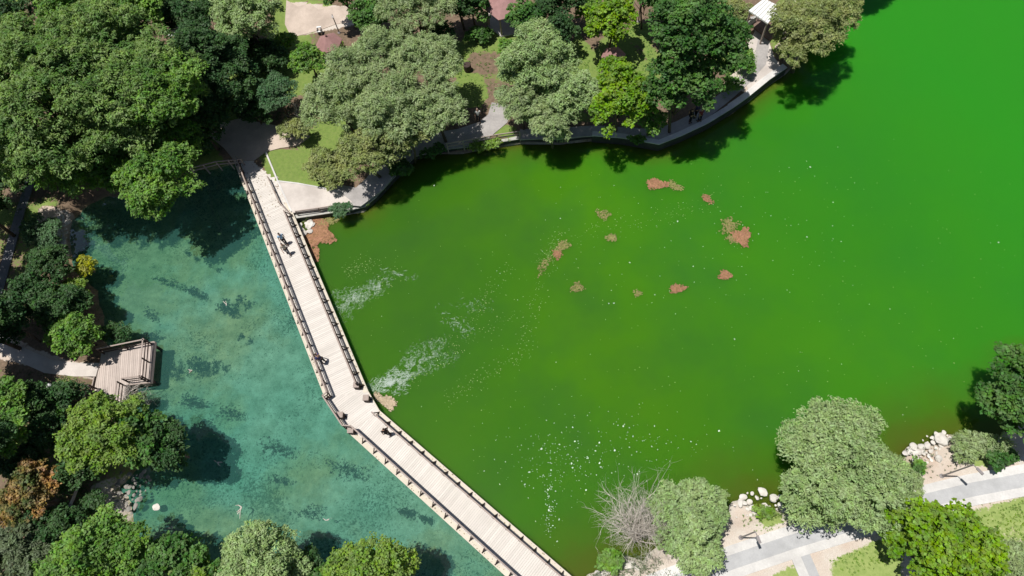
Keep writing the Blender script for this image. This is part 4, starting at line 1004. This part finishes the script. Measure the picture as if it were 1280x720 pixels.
# ------------------------------------------------------------------ people
def mat1(name, c, rough=.8): return plain(name, c, tuple(x*.85 for x in c), 8, rough, .2, bump=0)
SKIN = mat1('skin', (.45, .27, .19), .6); SHOE = mat1('shoe', (.05, .045, .04)); HAIRM = mat1('hair', (.02, .015, .012), .6)
def skinned(name, verts, edges, rads, mat, parent, lv=2):
    me = bpy.data.meshes.new(name); me.from_pydata(verts, edges, []); o = link(bpy.data.objects.new(name, me), parent)
    md = o.modifiers.new('skin', 'SKIN'); md.use_smooth_shade = True
    sv = me.skin_vertices[0].data if me.skin_vertices else None
    if sv is None:
        bm = bmesh.new(); bm.from_mesh(me); bm.verts.layers.skin.verify(); bm.to_mesh(me); bm.free(); sv = me.skin_vertices[0].data
    for i, r_ in enumerate(rads): sv[i].radius = r_ if hasattr(r_, '__len__') else (r_, r_); sv[i].use_root = (i == 0)
    sb = o.modifiers.new('sub', 'SUBSURF'); sb.levels = lv; sb.render_levels = lv; me.materials.append(mat); return o
def person(px, py, facing, label, shirt, trousers, hair=HAIRM, stride=.22, arm=.15, h=1.72, bend=0.):
    P = un(px, py, DECK if px < 500 and py > 200 else LAND+.05); root = empty('person', P, label, 'person'); root.rotation_euler[2] = math.radians(facing)
    s = h/1.72; st = stride
    def S(v): return tuple(x*s for x in v)
    b = bend; tx = lambda z: b*max(0, z-.95)*.6       # forward lean along +x
    hipz = .93
    J = [(0, 0, hipz), (tx(1.12), 0, 1.12), (tx(1.34), 0, 1.34), (tx(1.47), 0, 1.47), (tx(1.53)+.01, 0, 1.53), (tx(1.62)+.015, 0, 1.61), (tx(1.70)+.005, 0, 1.69)]
    R = [(.14, .10), (.125, .09), (.16, .10), (.06, .06), (.052, .055), (.075, .088), (.06, .075)]; E = [(0, 1), (1, 2), (2, 3), (3, 4), (4, 5), (5, 6)]
    clothL = []; 
    for sg in (-1, 1):
        k = len(J); f = st*sg
        J += [(0, .09*sg, .88), (f*.45+.03, .10*sg, .48), (f*.9-.02, .10*sg, .09), (f*.9+.13, .11*sg, .03)]; R += [.085, .058, .042, .035]
        E += [(0, k), (k, k+1), (k+1, k+2), (k+2, k+3)]
        k = len(J); g = -arm*sg; x0 = tx(1.4)
        hx = x0+g*1.4+.10+b*.15
        J += [(x0, .19*sg, 1.41), (x0+g*.6, .235*sg, 1.14), (hx, .24*sg, .90+b*.15), (hx+.02, .24*sg, .83+b*.15)]; R += [.052, .040, .026, .030]
        E += [(2, k), (k, k+1), (k+1, k+2), (k+2, k+3)]
        for fi, (dx, dy, L) in enumerate(((.03, .0, .075), (.012, .0, .085), (-.008, 0, .08), (-.026, 0, .062))):
            j = len(J); J += [(hx+.02+dx, .24*sg, .80+b*.15), (hx+.03+dx, .232*sg, .80+b*.15-L)]; R += [.0095, .007]; E += [(k+3, j), (j, j+1)]
        j = len(J); J += [(hx+.055, .228*sg, .83+b*.15), (hx+.065, .22*sg, .785+b*.15)]; R += [.011, .008]; E += [(k+3, j), (j, j+1)]
    skinned('body', [S(v) for v in J], E, [tuple(x*s for x in r_) if hasattr(r_, '__len__') else r_*s for r_ in R], SKIN, root)
    V = [(0, 0, .90), (tx(1.12), 0, 1.12), (tx(1.34), 0, 1.35), (tx(1.45), 0, 1.44)]; RR = [(.17, .125), (.15, .115), (.185, .125), (.085, .08)]; EE = [(0, 1), (1, 2), (2, 3)]
    for sg in (-1, 1):
        k = len(V); x0 = tx(1.4); V += [(x0, .195*sg, 1.41), (x0-arm*sg*.35, .225*sg, 1.24)]; RR += [.068, .062]; EE += [(2, k), (k, k+1)]
    skinned('shirt', [S(v) for v in V], EE, [tuple(x*s for x in r_) if hasattr(r_, '__len__') else r_*s for r_ in RR], shirt, root)
    V = [(0, 0, .96)]; RR = [(.16, .12)]; EE = []
    for sg in (-1, 1):
        k = len(V); f = st*sg; V += [(0, .092*sg, .86), (f*.45+.03, .10*sg, .48), (f*.86-.01, .10*sg, .13)]; RR += [.10, .074, .06]; EE += [(0, k), (k, k+1), (k+1, k+2)]
    skinned('trousers', [S(v) for v in V], EE, [tuple(x*s for x in r_) if hasattr(r_, '__len__') else r_*s for r_ in RR], trousers, root)
    hx0 = tx(1.68); skinned('hair', [S((hx0-.03, 0, 1.66)), S((hx0-.005, 0, 1.72)), S((hx0+.03, 0, 1.735))], [(0, 1), (1, 2)], [(.08*s, .085*s), (.075*s, .08*s), (.045*s, .06*s)], hair, root)
    for sg in (-1, 1):
        f = st*sg; mb = MB(); c_ = S((f*.9-.05, .105*sg, 0)); L = .25*s; q = [(c_[0]-.03, c_[1]-.045), (c_[0]+L, c_[1]-.04), (c_[0]+L, c_[1]+.04), (c_[0]-.03, c_[1]+.045)]
        mb.prism(q, 0.005, .085); mb.build('shoe', SHOE, root, off=(0, 0, 0))
    # face: eyes, nose, mouth, ears
    hx0 = tx(1.63); mb = MB(); mb.lathe(S((hx0+.098, .03, 1.625)), [(.008, -.008), (.012, 0), (.008, .008)], 6); mb.lathe(S((hx0+.098, -.03, 1.625)), [(.008, -.008), (.012, 0), (.008, .008)], 6)
    mb.bar(S((hx0+.092, -.02, 1.565)), S((hx0+.092, .02, 1.565)), .012, .01); mb.build('eyes_and_mouth', HAIRM, root, off=(0, 0, 0))
    mb = MB(); mb.bar(S((hx0+.085, 0, 1.62)), S((hx0+.115, 0, 1.59)), .022, .022, (0, 1, 0)); mb.bar(S((hx0+.01, .085, 1.59)), S((hx0+.005, .095, 1.64)), .03, .02); mb.bar(S((hx0+.01, -.085, 1.59)), S((hx0+.005, -.095, 1.64)), .03, .02)
    mb.build('nose_and_ears', SKIN, root, off=(0, 0, 0)); return root
sky_ = mat1('light_blue_cloth', (.32, .50, .68)); drk = mat1('dark_cloth', (.02, .022, .03)); bei = mat1('beige_cloth', (.50, .44, .36)); gry = mat1('grey_cloth', (.22, .23, .25))
nav = mat1('navy_cloth', (.05, .05, .14)); blk = mat1('black_cloth', (.012, .012, .014)); whi = mat1('white_cloth', (.7, .68, .66)); wine = mat1('wine_cloth', (.2, .03, .04))
person(357.5,304.5,-60,'person in a light blue top walking on the upper footbridge',sky_,drk)
person(361,317,-60,'person in a beige top and grey trousers walking just below the one in blue',bei,gry)
person(405.5,453,160,'person in navy leaning at the pond-side railing of the footbridge',nav,drk,stride=.05,bend=.5)
person(486,543,120,'person in black standing in the middle of the bridge below its bend',blk,blk,stride=.12)
person(599,152,-90,'person in a white shirt standing on the pale path at the lakeside',whi,drk,hair=mat1('cap_pink', (.5, .35, .3)),stride=.1)
person(862,153,20,'person in dark clothes under the tall trees, left of three by the quay',blk,drk,stride=.05)
person(869,146,200,'person in navy in the middle of the three under the tall trees',nav,drk,stride=.05)
person(874,152,120,'person in wine-red under the tall trees, right of three by the quay',wine,drk,stride=.05)
